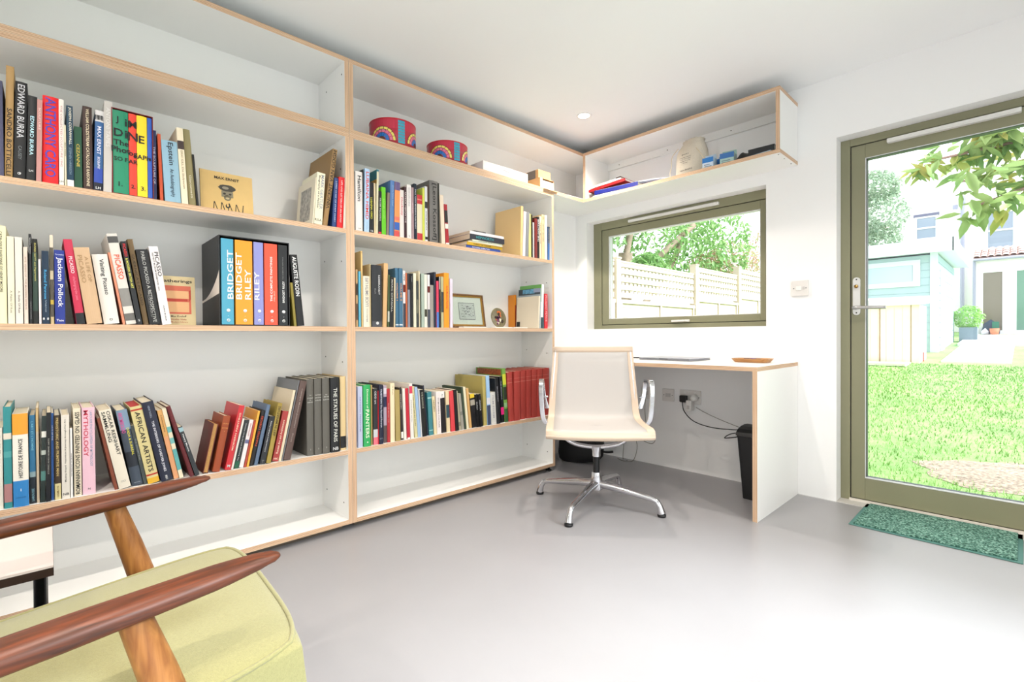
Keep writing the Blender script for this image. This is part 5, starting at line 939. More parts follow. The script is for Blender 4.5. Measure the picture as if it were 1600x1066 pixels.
B().box(-.284, .284, -.195, .195, .0003, .004).build('border', mat('mat_rubber', '4E8078', .6), t, bevel=.0015)
B().box(-.268, .268, -.178, .19, .004, .010).build('pile', matmat(), t, bevel=.002)

# ---------------- office chair ----------------
t = thing('office_chair', 'low-backed mesh office chair with polished aluminium frame at the desk', 'office chair', (.590, -.941, 0))
fa = math.radians(-49.0); Fd = Vector((math.cos(fa), math.sin(fa), 0)); Ld = Vector((-math.sin(fa), math.cos(fa), 0))  # Ld: to the right in the photograph
def W3(f, l, z): return Fd*f+Ld*l+Vector((0, 0, z))
hub = Vector((0, 0, .105))
b = B(); b.tube([(0, 0, .085), (0, 0, .10), (0, 0, .175)], [.034, .036, .024], 24); b.build('base_hub', ALU, t)
for k in range(4):
    a = math.radians(14.3+90*k); d = Vector((math.cos(a), math.sin(a), 0))
    leg = B().tube([d*.02+Vector((0, 0, .115)), d*.10+Vector((0, 0, .108)), d*.29+Vector((0, 0, .082)), d*.318+Vector((0, 0, .072)), d*.332+Vector((0, 0, .05)), d*.342+Vector((0, 0, .016))], [.022, .0205, .0145, .015, .0155, .019], 14).build('leg', ALU, t)
    B().lathe([(0, 0), (.019, 0), (.021, .004), (.021, .011), (.016, .016), (0, .016)], d*.342, 20).build('glide', DARK, leg)
B().tube([(0, 0, .168), (0, 0, .262)], .0165, 20).build('column', mat('black_sleeve', '141416', .35), t)
B().tube([(0, 0, .258), (0, 0, .285), (0, 0, .31)], [.021, .021, .027], 20).build('swivel_cone', ALU, t)
B().tube(bez([W3(0, -.19, .395), W3(0, -.172, .362), W3(0, -.12, .325), W3(0, -.04, .308), W3(0, .04, .308), W3(0, .12, .325), W3(0, .172, .362), W3(0, .19, .395)]), .0115, 12).build('seat_yoke', ALU, t)
PR = [(-.242, .832), (-.240, .80), (-.234, .72), (-.226, .63), (-.215, .54), (-.205, .49), (-.190, .458), (-.165, .438), (-.12, .430), (-.04, .430), (.06, .434), (.15, .440), (.20, .442), (.228, .437), (.243, .424), (.244, .408), (.232, .398)]
HW = [.226, .228, .234, .242, .25, .253, .255, .257, .259, .26, .26, .26, .26, .26, .26, .26, .26]
PRb = bez([(f, 0, z) for f, z in PR], 3); HWb = [HW[min(int(i/3), len(HW)-1)]*(1-(i % 3)/3)+HW[min(int(i/3)+1, len(HW)-1)]*((i % 3)/3) for i in range(len(PRb))]
def sheet(name, l0, l1, m, th, off=0, i0=0, i1=None):
    pts = PRb[i0:i1]; hw = HWb[i0:i1]; b = B(); n = len(pts); vs = []
    nl = 8
    for i, p in enumerate(pts):
        a = pts[max(i-1, 0)]; c = pts[min(i+1, n-1)]; tg = (c-a).normalized(); nr = Vector((tg.z*-1, 0, tg.x)); nr = -nr if nr.z < 0 else nr
        for s in (0, 1):
            for j in range(nl+1):
                u = l0+(l1-l0)*j/nl; sag = -.010*(1-u*u) if name == 'mesh_sling' else -.004
                if name != 'mesh_sling': sag = -.010*(1-u*u)
                q = p+nr*(off+sag-th*s); vs.append(W3(q.x, u*hw[i], q.z))
    N = 2*(nl+1)
    fs = []
    for i in range(n-1):
        for j in range(nl):
            fs.append((i*N+j, i*N+j+1, (i+1)*N+j+1, (i+1)*N+j)); k = nl+1; fs.append((i*N+k+j+1, i*N+k+j, (i+1)*N+k+j, (i+1)*N+k+j+1))
        fs.append((i*N, (i+1)*N, (i+1)*N+nl+1, i*N+nl+1)); fs.append((i*N+nl, i*N+N-1, (i+1)*N+N-1, (i+1)*N+nl))
    for i in (0, n-1):
        for j in range(nl): fs.append((i*N+j, i*N+nl+1+j, i*N+nl+2+j, i*N+j+1))
    b.add(vs, fs, 0, True); return b.build(name, m, t)
mm = bpy.data.materials.new('chair_mesh'); mm.use_nodes = True; nt = mm.node_tree; bs = nt.nodes['Principled BSDF']; bs.inputs['Base Color'].default_value = hexc('DDD8D4'); bs.inputs['Roughness'].default_value = .6
tr = nt.nodes.new('ShaderNodeBsdfTransparent'); mx = nt.nodes.new('ShaderNodeMixShader'); mx.inputs[0].default_value = .72
nt.links.new(tr.outputs[0], mx.inputs[1]); nt.links.new(bs.outputs[0], mx.inputs[2]); nt.links.new(mx.outputs[0], nt.nodes['Material Output'].inputs[0])
BAND = mat('chair_hem', 'E0CAB4', .55, bump=.2, bscale=600)
sheet('mesh_sling', -.90, .90, mm, .0015)
for s in (-1, 1): sheet('side_hem', s*.86, s*1.0, BAND, .004, .001)
sheet('top_hem', -.99, .99, BAND, .006, .002, 0, 4); sheet('front_hem', -.99, .99, BAND, .006, .002, 40, None)
for s in (-1, 1):
    B().tube([W3(p.x-.006, s*(hw-.013), p.z-.013) for p, hw in zip(PRb[1:-5], HWb[1:-5])], .008, 10).build('side_rail', ALU, t)
    lo = s*.262
    arm = B(); path = bez([W3(-.205, lo, .478), W3(-.207, lo+s*.018, .54), W3(-.208, lo+s*.026, .60), W3(-.19, lo+s*.028, .638), W3(-.15, lo+s*.028, .648), W3(-.06, lo+s*.028, .655), W3(-.012, lo+s*.028, .648), W3(.006, lo+s*.028, .62), W3(.006, lo+s*.026, .54), W3(.004, lo+s*.018, .46), W3(.0, lo, .425)], 5)
    rings = []; vs = []
    for i, p in enumerate(path):
        tg = (path[min(i+1, len(path)-1)]-path[max(i-1, 0)]).normalized(); nn = Ld; cr = tg.cross(nn).normalized()
        for a, c_2 in ((-1, -1), (1, -1), (1, 1), (-1, 1)): vs.append(p+nn*.0125*a*s+cr*.005*c_2)
    n = len(path); arm.add(vs, [(i*4+j, i*4+(j+1) % 4, (i+1)*4+(j+1) % 4, (i+1)*4+j) for i in range(n-1) for j in range(4)]+[(0, 1, 2, 3), (4*n-1, 4*n-2, 4*n-3, 4*n-4)], 0, False)
    arm.build('armrest', ALU, t, bevel=.003)
    B().tube([W3(-.207, lo-s*.004, .545), W3(-.207, lo+s*.02, .545)], .006, 10).build('arm_bolt', ALU, t)
B().tube([W3(-.255, -.212, .778), W3(-.268, -.12, .768), W3(-.268, .12, .768), W3(-.255, .212, .778)], .012, 10, flat=1).build('back_spreader', ALU, t)
B().tube([W3(-.24, -.24, .405+.02), W3(-.24+.06, -.12, .41), W3(-.18, .12, .41), W3(-.24, .24, .425)], .009, 10).build('rear_spreader', ALU, t)
B().tube([W3(0, -.25, .412), W3(0, .25, .412)], .010, 10).build('seat_spreader', ALU, t)

# ---------------- armchair in the foreground ----------------
t = thing('lounge_armchair', 'teak-armed lounge armchair with pale green cushion in the foreground', 'armchair', (.739, -2.759, 0), math.radians(-2.3))
TEAK = wood_mat('teak', '42200F', '703518', 9, .42, (14, 1.2, 14)); BEECH = wood_mat('beech_leg', '8A5428', 'B67C42', 6, .4, (14, 14, 1.5))
def armrest(u, name='armrest'):
    b = B(); n = 26; k = 18; vs = []
    Lc = .62
    for i in range(n+1):
        q = (i/n)**1.6; v = .014-Lc*q
        s = .42*min(1, q/.012)**.5+.34*min(1, q/.14)**.8+.24*min(1, q/.4)
        if i == 0: s = .2
        wd, th = .034*s, .0165*max(s, .0)*(1.0 if q > .05 else .8)
        zc = .545-.10*max(0, v+.02)*0 - .09*max(0, -v)*1.0 + .0
        uc = u+(.006*math.sin(q*PI))
        for j in range(k):
            a = 2*PI*j/k; e = lambda x, p: math.copysign(abs(x)**p, x)
            vs.append((uc+wd*e(math.cos(a), .8), v, zc+th*e(math.sin(a), .75)-.006*(1-s)*0))
    b.add(vs, [(i*k+j, i*k+(j+1) % k, (i+1)*k+(j+1) % k, (i+1)*k+j) for i in range(n) for j in range(k)]+[tuple(range(k))[::-1], tuple(range(n*k, n*k+k))], 0, True)
    return b.build(name, TEAK, t)
for u in (0.0, .578):
    armrest(u)
    vt = -.175
    B().tube([(u, vt, .522), (u, vt+.03, .42), (u, vt+.06, .31), (u, vt+.115, .16), (u, vt+.15, .0)], [.019, .0235, .0265, .023, .016], 18).build('leg', BEECH, t)
    B().tube([(u, -.57, .485), (u, -.60, .25), (u, -.66, .0)], [.018, .024, .015], 16).build('leg', BEECH, t)
    B().tube([(u, -.10, .262), (u, -.60, .215)], .018, 12).build('side_rail', BEECH, t)
B().tube([(0, -.10, .262), (.578, -.10, .262)], .018, 12).build('front_rail', BEECH, t); B().tube([(0, -.60, .215), (.578, -.60, .215)], .016, 12).build('rear_rail', BEECH, t)
FAB = mat('pale_green_wool', '949062', .95, noise=.07, nscale=260, bump=.5, bscale=700, sheen=.3)
def cushion(name, M, hu, hv, hz, dome=.02):
    b = B(); nu, nv = 26, 26; vs = []
    def P(a, c, top):
        e = .16
        x = math.copysign(1, a)*(1-(1-abs(a))**1.0); 
        su = (max(0, 1-abs(a)**6))**.5; sv = (max(0, 1-abs(c)**6))**.5
        k = 1-.045*(abs(a)*abs(c))**3
        z = hz*(.62+.38*(su*sv)**.8)+dome*(1-a*a)*(1-c*c)
        return M @ Vector((hu*a*k, hv*c*k, z if top else -hz))
    for top in (1, 0):
        for i in range(nu+1):
            for j in range(nv+1):
                a, c = math.sin(PI/2*(2*i/nu-1)), math.sin(PI/2*(2*j/nv-1)); vs.append(P(a, c, top))
    N = (nv+1); o = (nu+1)*N; fs = []
    for i in range(nu):
        for j in range(nv): fs.append((i*N+j, (i+1)*N+j, (i+1)*N+j+1, i*N+j+1)); fs.append((o+i*N+j, o+i*N+j+1, o+(i+1)*N+j+1, o+(i+1)*N+j))
    for i in range(nu): fs.append((i*N, o+i*N, o+(i+1)*N, (i+1)*N)); fs.append((i*N+nv, (i+1)*N+nv, o+(i+1)*N+nv, o+i*N+nv))
    for j in range(nv): fs.append((j, j+1, o+j+1, o+j)); fs.append((nu*N+j, o+nu*N+j, o+nu*N+j+1, nu*N+j+1))
    b.add(vs, fs, 0, True); o_ = b.build(name, FAB, t)
    md = o_.modifiers.new('bevel', 'BEVEL'); md.width = .018; md.segments = 4; md.limit_method = 'ANGLE'; md.angle_limit = .9
    pts = []
    for q in range(4):
        for i in range(20):
            s = -1+2*i/20; a, c = [(s, 1), (1, -s), (-s, -1), (-1, s)][q]; a2, c2 = a*.993, c*.993; k = 1-.09*(abs(a)*abs(c))**4
            pts.append(M @ Vector((hu*a2*k, hv*c2*k, hz*.74+.003)))
    B().tube(pts+[pts[0]], .0042, 8, caps=False).build('piping', FAB, o_)
    return o_
cushion('seat_cushion', Matrix.Translation((.307, -.210, .308)) @ Matrix.Rotation(math.radians(6.0), 4, 'X'), .272, .280, .058, .020)
cushion('back_cushion', Matrix.Translation((.289, -.58, .60)) @ Matrix.Rotation(math.radians(-72), 4, 'X') @ Matrix.Rotation(PI, 4, 'Y'), .25, .27, .05, .015)
for u in (.03, .548): B().tube([(u, -.56, .24), (u, -.70, .84)], [.016, .013], 12).build('back_post', BEECH, t)
B().tube([(.03, -.70, .83), (.548, -.70, .83)], .014, 12).build('back_rail', BEECH, t)
# side table
t = thing('side_table', 'low white-topped table with dark edge beside the armchair', 'side table', (.47, -3.24, 0))
tx0, tx1, ty1, ty0 = -.24, .215, .208, -.40
B().box(tx0, tx1, ty0, ty1, .378, .396).build('edge', mat('dark_edge', '2A1610', .4), t); B().box(tx0+.0005, tx1-.0005, ty0+.0005, ty1-.0005, .396, .4).build('table_top', mat('table_white', 'DDD0CB', .35), t)
for x in (tx0+.02, tx1-.025):
    for y in (ty0+.02, ty1-.022): B().tube([(x, y, .378), (x, y, 0)], .011, 16).build('leg', mat('black_metal', '0C0E12', .25, .5), t)
# ---------------- garden ----------------
def gz(y): return -.2+.0525*y
rg = random.Random(11)
def grassmat():
    m = bpy.data.materials.new('lawn_green'); m.use_nodes = True; nt = m.node_tree; b = nt.nodes['Principled BSDF']
    tc = nt.nodes.new('ShaderNodeTexCoord'); n = nt.nodes.new('ShaderNodeTexNoise'); n.inputs['Scale'].default_value = 1.6; n.inputs['Detail'].default_value = 8; n.inputs['Roughness'].default_value = .75
    cr = nt.nodes.new('ShaderNodeValToRGB'); e = cr.color_ramp.elements; e[0].position = .3; e[0].color = hexc('6A944C'); e[1].position = .7; e[1].color = hexc('98B670')
    nt.links.new(tc.outputs['Object'], n.inputs['Vector']); nt.links.new(n.outputs[0], cr.inputs[0]); nt.links.new(cr.outputs[0], b.inputs['Base Color']); b.inputs['Roughness'].default_value = .9
    return m
GM = grassmat()
b = B(); ys = [.30, 1, 2, 4, 6, 8, 10, 13, 16, 20, 26]
b.add([(x, y, gz(y)) for y in ys for x in (-4, 9)], [(2*i, 2*i+1, 2*i+3, 2*i+2) for i in range(len(ys)-1)])
b.add([(x, y, gz(y)-.3) for y in (.30, 26) for x in (-4, 9)], [(0, 2, 3, 1)])
struct(b.build('lawn', GM, fix=False))
struct(B().box(1.2, 3.2, .301, .75, -.3, -.14).build('doorstep', mat('paving', 'D8D4CC', .8, noise=.05, nscale=12)))
b = B(); vs = []; fs = []
for k in range(34000):
    y = .8+8.6*rg.random()**1.6; x = -.2+(4.2)*rg.random()
    if ((x-2.15)/.52)**2+((y-1.75)/.42)**2 < 1 and rg.random() < .85: continue
    h = rg.uniform(.018, .045)*(1 if y > 1.3 else 1.2); a = rg.uniform(0, 2*PI); w_ = rg.uniform(.0018, .0035)*(1+y*.25); l = rg.uniform(.3, .9)*h
    z = gz(y); i = len(vs); dx, dy = math.cos(a), math.sin(a)
    vs += [(x-dy*w_, y+dx*w_, z), (x+dy*w_, y-dx*w_, z), (x+dx*l, y+dy*l, z+h)]; fs.append((i, i+1, i+2))
b.v = vs; b.f = fs; b.mi = [0]*len(fs); b.sm = [False]*len(fs)
o = b.build('grass', mat('grass_blade', '86AA60', .7, noise=.25, nscale=2), fix=False); o['kind'] = 'stuff'; tag(o, 'short bright green grass covering the lawn outside the glass door', 'grass')
# bare soil patch
b = B(); vs = [(2.15, 1.75, gz(1.75)+.03)]; n = 30
for rr_ in (.35, .7, 1.0):
    for j in range(n): a = 2*PI*j/n; q = rr_*(1+.08*math.sin(5*a)+.06*math.sin(9*a)); x, y = 2.15+.55*q*math.cos(a), 1.75+.42*q*math.sin(a); vs.append((x, y, gz(y)+.03*(1-rr_*rr_)+.003+rg.uniform(0, .008)*(rr_ < 1)))
fs = [(0, 1+j, 1+(j+1) % n) for j in range(n)]+[(1+i*n+j, 1+(i+1)*n+j, 1+(i+1)*n+(j+1) % n, 1+i*n+(j+1) % n) for i in range(2) for j in range(n)]
b.add(vs, fs, 0, True); o = b.build('soil_patch', mat('soil', '9A8878', .95, noise=.55, nscale=45, bump=.8, bscale=60)); tag(o, 'bare patch of brown soil in the lawn near the door', 'soil')
o = B().tube([(2.165, 1.95, gz(1.95)), (2.168, 1.955, .47)], .012, 8).build('garden_stake', mat('stake_wood', 'D0A070', .7)); tag(o, 'thin wooden stake standing in the soil at the photo edge', 'stake')
# fence
FWD = mat('fence_wood', 'C2B4A2', .8, noise=.08, nscale=9)
posts = [-.3, 1.57, 3.46, 4.93, 6.6, 8.4, 10.2]
ft = [1.72, 1.72, 1.82, 1.93, 2.05, 2.15]
FXX = -1.0
for i in range(6):
    y0, y1, zt_ = posts[i]+.045, posts[i+1]-.045, ft[i]
    t = thing('timber_fence', 'timber fence panel with trellis top, %s' % ['partly hidden by the window frame', 'widest one seen through the window', 'second widest seen through the window', 'rightmost seen through the window', 'beyond the window view towards the shed', 'farthest towards the shed'][i], 'fence', (FXX, (y0+y1)/2, 0), 0, 'fence panels beyond the window'); a = (y1-y0)/2
    zb = gz(y0)-.05; ztr = zt_-.37
    b = B(); k = 0; z = zb
    while z < ztr-.05:
        b.box(-.012-.004*(k % 2), .012, -a, a, z, min(z+.115, ztr-.05)-.004); z += .115; k += 1
    b.build('boards', FWD, t)
    B().box(.012, .034, -a, a, ztr-.09, ztr-.05).box(.012, .034, -a, a, zb+.1, zb+.15).build('rail', FWD, t)
    for y in (-a+.03, -a*.0, a-.03): B().box(.012, .03, y-.018, y+.018, zb+.15, ztr-.09).build('upright', FWD, t)
    b = B()
    for j in range(5): b.box(.002, .014, -a, a, ztr-.025+j*.09-(.01 if j == 4 else 0), ztr+.030+j*.09-(.01 if j == 4 else 0))
    nn = int(2*a/.085)
    for j in range(nn+1): yy = -a+.02+(2*a-.04)*j/nn; b.box(-.010, .002, yy-.025, yy+.025, ztr-.02, zt_)
    b.build('trellis', FWD, t); B().box(-.02, .02, -a, a, zt_, zt_+.02).build('capping', FWD, t)
for i, y in enumerate(posts):
    t = thing('fence_post', 'square timber fence post, %s' % ['out of view by the building corner', 'left one seen through the window', 'middle one seen through the window', 'right one seen through the window', 'next after the right one of the window', 'second towards the shed', 'last beside the shed'][i], 'fence post', (FXX, y, 0), 0, 'fence posts'); zt_ = ft[min(i, 5)]+.03
    B().box(-.045, .045, -.042, .042, gz(y)-.1, zt_).build('post', FWD, t); B().box(-.052, .052, -.044, .044, zt_, zt_+.02).build('cap', FWD, t)
# trees
def leaves(name, m, pts, size, parent, droop=.3, wide=.45):
    vs = []; fs = []
    for p in pts:
        L = rg.uniform(.7, 1.3)*size; a = rg.uniform(0, 2*PI); e = rg.uniform(-1.0, .4)-droop
        d = Vector((math.cos(a)*math.cos(e), math.sin(a)*math.cos(e), math.sin(e))); s = d.cross(Vector((rg.uniform(-.4, .4), rg.uniform(-.4, .4), 1))).normalized()*L*wide*.5; nn = s.cross(d).normalized()*L*.08
        i = len(vs); p = Vector(p)
        vs += [p, p+d*L*.3+s*.85+nn, p+d*L*.62+s*.8+nn, p+d*L, p+d*L*.62-s*.8+nn, p+d*L*.3-s*.85+nn, p+d*L*.45-nn]
        fs += [(i, i+1, i+6), (i+1, i+2, i+6), (i+2, i+3, i+6), (i+3, i+4, i+6), (i+4, i+5, i+6), (i+5, i, i+6)]
    b = B(); b.v = [tuple(v) for v in vs]; b.f = fs; b.mi = [0]*len(fs); b.sm = [True]*len(fs)
    return b.build(name, m, parent, fix=False)
def leafmat(name, c1, c2, sc=3, trans=.5):
    m = bpy.data.materials.new(name); m.use_nodes = True; nt = m.node_tree; b = nt.nodes['Principled BSDF']
    g = nt.nodes.new('ShaderNodeNewGeometry'); n = nt.nodes.new('ShaderNodeTexNoise'); n.inputs['Scale'].default_value = sc*4
    cr = nt.nodes.new('ShaderNodeValToRGB'); e = cr.color_ramp.elements; e[0].position = .35; e[0].color = hexc(c1); e[1].position = .65; e[1].color = hexc(c2)
    L = nt.links.new; L(g.outputs['Position'], n.inputs['Vector']); L(n.outputs[0], cr.inputs[0]); L(cr.outputs[0], b.inputs['Base Color']); b.inputs['Roughness'].default_value = .55
    tl = nt.nodes.new('ShaderNodeBsdfTranslucent'); mx = nt.nodes.new('ShaderNodeMixShader'); mx.inputs[0].default_value = trans
    L(cr.outputs[0], tl.inputs[0]); L(b.outputs[0], mx.inputs[1]); L(tl.outputs[0], mx.inputs[2]); L(mx.outputs[0], nt.nodes['Material Output'].inputs[0])
    return m
def cloud(cs, n):
    out = []
    for _ in range(n):
        c, r = rg.choice(cs); 
        while 1:
            v = Vector((rg.uniform(-1, 1), rg.uniform(-1, 1), rg.uniform(-1, 1)))
            if v.length < 1: break
        v = v.normalized()*v.length**.45; out.append(Vector(c)+Vector((v.x*r[0], v.y*r[1], v.z*r[2])))
    return out
BARK = mat('bark', '8A7A68', .9, noise=.25, nscale=12)
t = thing('tree', 'leafy green tree with forked trunk behind the fence, seen through the window', 'tree', (-2.3, 3.6, 0))
B().tube([(0, 0, -.2), (.02, .05, 1.3), (.1, .0, 2.2)], [.16, .13, .11], 12).build('trunk', BARK, t)
for p in ([(.02, .05, 1.2), (-.35, -.7, 1.9), (-.5, -1.3, 2.7)], [(.06, .0, 1.5), (.3, .7, 2.2), (.5, 1.5, 2.8)], [(.1, 0, 2.1), (.15, .1, 2.9), (.1, -.3, 3.6)], [(.0, .3, 1.2), (.1, 1.1, 1.8), (.3, 1.5, 2.6)]): B().tube(bez(p), .05, 8).build('branch', BARK, t)
leaves('foliage', leafmat('leaf_green', '6E9A58', 'A6C886'), cloud([((-.4, -1.9, 2.4), (.6, 1.0, .8)), ((-.3, -.4, 2.7), (.6, .7, .55)), ((.1, .9, 2.6), (.5, .7, .7)), ((.3, 2.0, 2.45), (.5, .7, .7)), ((-.2, -2.5, 1.9), (.4, .6, .4)), ((.3, .3, 1.95), (.3, .35, .25)), ((.1, 0, 3.1), (.5, 1.2, .5)), ((.4, 2.8, 2.7), (.5, .8, .8)), ((-.3, -1.2, 3.0), (.5, .8, .5))], 7200), .115, t)
t = thing('shrub', 'pinkish flowering shrub behind the right part of the fence', 'shrub', (-2.0, 8.0, 0))
B().tube([(0, 0, 0), (0, 0, 1.6)], .06, 8).build('stem', BARK, t)
leaves('foliage', leafmat('leaf_pink', 'C8908A', 'A8C080'), cloud([((0, -.8, 2.35), (.5, .9, .5)), ((.2, .8, 2.6), (.5, .9, .7)), ((0, -1.8, 2.1), (.4, .7, .4)), ((.1, 2.2, 2.7), (.5, .9, .6))], 4500), .07, t)
t = thing('tree', 'pale grey-green tree seen through the door above the shed', 'tree', (-.95, 16.5, gz(16.5)))
B().tube([(0, 0, 0), (.1, 0, 2.5)], .12, 8).build('trunk', BARK, t)
leaves('foliage', leafmat('leaf_pale', '8EA890', 'C4D0B8'), cloud([((-.3, 0, 3.3), (.75, .7, .6)), ((-.2, 0, 4.1), (.85, .8, .8)), ((-.3, 0, 5.0), (.75, .7, .55)), ((-1.2, 0, 3.6), (1.1, .8, 1.2))], 6000), .13, t)
# magnolia branch near the door
t = thing('magnolia_tree', 'large-leaved magnolia reaching in at the upper right of the door', 'tree', (3.15, 1.7, gz(1.7)))
B().tube([(.0, 0, 0), (.02, .05, 1.2), (-.1, .0, 2.6)], [.07, .06, .045], 10).build('trunk', BARK, t)
bp_ = [[(-.05, 0, 2.0), (-.5, .0, 2.3), (-1.0, -.05, 2.28), (-1.45, -.30, 2.20)], [(-.05, 0, 1.7), (-.5, .05, 2.0), (-.9, -.05, 1.98), (-1.22, -.22, 1.86)], [(-.08, 0, 2.4), (-.5, -.1, 2.5), (-1.0, -.1, 2.42), (-1.2, -.2, 2.36)], [(-.05, 0, 1.9), (-.6, 0, 2.12), (-1.0, -.05, 2.1), (-1.3, -.3, 2.02)]]
clus = []
for p in bp_: B().tube(bez(p, 5), [.022-.001*min(i, 15) for i in range(len(bez(p, 5)))], 7).build('branch', mat('twig', 'B08A88', .8), t); q = bez(p, 5); clus += q[7:]
ml = leafmat('magnolia_leaf', '789E60', 'B8C88A', 1.2, .4)
for k, cs in enumerate(range(80)):
    c = rg.choice(clus)+Vector((rg.uniform(-.1, .1), rg.uniform(-.15, .15), rg.uniform(-.07, .06)))
    leaves('leaf_cluster', ml if k % 4 else leafmat('magnolia_leaf_yellow', 'A8B468', 'DCCB80', 1.2, .4), [c+Vector((rg.uniform(-.04, .04), rg.uniform(-.04, .04), rg.uniform(-.04, .04))) for _ in range(6)], .135, t, .25, .40)
# shed
SH_ = mat('shed_paint', 'A9BEC8', .7, noise=.03, nscale=6); SW_ = mat('shed_trim', 'D4E0E6', .7)
sx1, sy0, sy1 = .75, 12.25, 16.2; sx0 = -1.6; g0 = gz(sy0)
t = thing('garden_shed', 'pale blue-green timber shed with a flat overhanging roof', 'shed', (0, sy0, g0))
b = B(); z = 0; k = 0
while z < 2.3: b.box(sx0, sx1-.002*(k % 2), -.0, sy1-sy0, z, z+.162).box(sx0+.005, sx1-.01, .01, sy1-sy0-.01, z+.162, z+.18); z += .18; k += 1
b.build('cladding', SH_, t)
B().box(sx0-.2, sx1+.28, -.30, sy1-sy0+.25, 2.38, 2.46).build('roof_deck', SW_, t); B().box(sx0-.24, sx1+.30, -.34, -.30, 2.35, 2.66).build('fascia', SW_, t)
B().box(sx1+.28, sx1+.32, -.34, sy1-sy0+.25, 2.35, 2.66).build('side_fascia', SW_, t); B().box(sx0-.24, sx1+.3, -.3, sy1-sy0+.2, 2.46, 2.62).build('roof_felt', mat('felt', 'C8CCCC', .9), t)
for x in (sx1-.14, ): B().box(x, x+.14, -.03, 0, 0, 2.38).build('corner_board', SW_, t)
b = B(); ring(b, sx1-1.9, sx1-.32, 1.60, 2.24, .14, .14, .12, .12, -.03, -.002); f_ = b.build('window', SW_, t); B().box(sx1-1.75, sx1-.47, -.012, -.006, 1.72, 2.12).build('pane', mat('shed_glass', 'B8CCD8', .1), f_)
d_ = B().box(sx1+.001, sx1+.03, .45, 1.15, .02, 2.02).build('door', SW_, t); B().box(sx1+.03, sx1+.035, .55, 1.05, .15, 1.9).build('door_panel', mat('shed_door_panel', 'B8D0DC', .6), d_)
# storage box
bx0, bx1, by0 = -.35, .72, 9.55; g1 = gz(by0)
WD = mat('storage_timber', 'EFE2CE', .8, noise=.06, nscale=5)
t = thing('storage_chest', 'tall tan timber storage chest with pitched lid before the shed', 'storage box', (0, by0, g1))
b = B(); n = 8
for k in range(n): a = bx0+(bx1-bx0)*k/n; b.box(a+.002, bx0+(bx1-bx0)*(k+1)/n-.002, 0, .02, 0, 1.17)
for k in range(6): b.box(bx1-.02, bx1, .02+.16*k+.002, .02+.16*(k+1)-.002, 0, 1.17)
b.box(bx0, bx1-.02, .96, .98, 0, 1.17).box(bx0, bx0+.02, .02, .96, 0, 1.17); b.build('boards', WD, t)
B().add([(bx0-.05, -.06, 1.17), (bx1+.05, -.06, 1.17), (bx1+.05, 1.02, 1.24), (bx0-.05, 1.02, 1.24), (bx0-.05, -.06, 1.30), (bx1+.05, -.06, 1.30), (bx1+.05, 1.02, 1.40), (bx0-.05, 1.02, 1.40)], [(0, 3, 2, 1), (4, 5, 6, 7), (0, 1, 5, 4), (2, 3, 7, 6), (0, 4, 7, 3), (1, 2, 6, 5)]).build('lid', mat('lid_timber', 'E4DCD4', .8), t)
B().box(bx0+.42, bx0+.44, -.006, 0, 0, 1.17).box(bx1-.14, bx1-.125, -.006, 0, 0, 1.17).build('door_gap', mat('gap_brown', '9A7A60', .9), t)
o = B().box(bx1+.01, bx1+.03, .35, .39, .05, .25).build('red_tool', mat('red_tool', 'C8404A', .5), None, (0, by0, gz(by0)-.04)); tag(o, 'small red tool leaning at the side of the timber chest', 'tool')
struct(B().box(-.6, .60, 8.75, 9.45, gz(9), gz(9)+.05).build('path_slab', mat('paving', 'D8D4CC', .8, noise=.05, nscale=12)))
b = B()
for (x0, x1, y0, y1, dz) in ((1.02, 2.0, 9.8, 14.3, .03), (.95, 2.2, 14.35, 18.7, .07)):
    b.add([(x0, y0, gz(y0)-.3), (x1, y0, gz(y0)-.3), (x1, y1, gz(y1)-.3), (x0, y1, gz(y1)-.3), (x0, y0, gz(y0)+dz), (x1, y0, gz(y0)+dz), (x1, y1, gz(y1)+dz), (x0, y1, gz(y1)+dz)], [(0, 3, 2, 1), (4, 5, 6, 7), (0, 1, 5, 4), (2, 3, 7, 6), (0, 4, 7, 3), (1, 2, 6, 5)])
struct(b.box(.9, 5, 18.7, 21, -.2, .84).build('patio', mat('paving', 'D8D4CC', .8, noise=.05, nscale=12)))
t = thing('planter', 'dark grey square planter with a leafy green bush by the shed', 'planter', (1.03, 16.2, gz(14.2)+.07))
B().box(-.16, .22, -.2, .2, 0, .45).build('box', mat('planter_grey', '788490', .6), t); leaves('bush', leafmat('bush_green', '8ABC68', 'B8D890'), cloud([((.02, 0, .75), (.32, .3, .35))], 700), .09, t)
# house
HW_ = mat('house_render', 'F2F0EE', .85); PIPE = mat('pipe_lilac', 'A8A8C0', .5)
hy = 20.2; zb = .86
t = thing('house', 'white rendered rear of the main house beyond the garden', 'house', (0, hy+1.5, zb))
B().box(-6, 9, 0, .4, -1, 6.6).build('wall', HW_, t)
def winbox(parent, x0, x1, z0, z1, y, name='window', g='9AA4B8'):
    f = ring(B(), x0, x1, z0, z1, .06, .06, .06, .06, y-.05, y).build(name, mat('window_white', 'F4F4F4', .5), parent)
    B().box(x0+.06, x1-.06, y-.02, y-.01, z0+.06, z1-.06).build('pane', mat('house_glass', g, .08), f); B().box(x0+.06, x1-.06, y-.045, y-.02, (z0+z1)/2-.03, (z0+z1)/2+.03).build('meeting_rail', mat('window_white', 'F4F4F4', .5), f); return f
winbox(t, -.80, -.12, 3.68, 4.58, 0); winbox(t, 1.2, 1.95, 3.05, 4.4, 0)
B().box(-.84, -.08, -.06, 0, 4.58, 4.68).build('lintel', mat('lintel_dark', '70708A', .6), t); B().box(.30, .44, -.03, 0, 4.7, 4.86).build('vent_grille', PIPE, t)
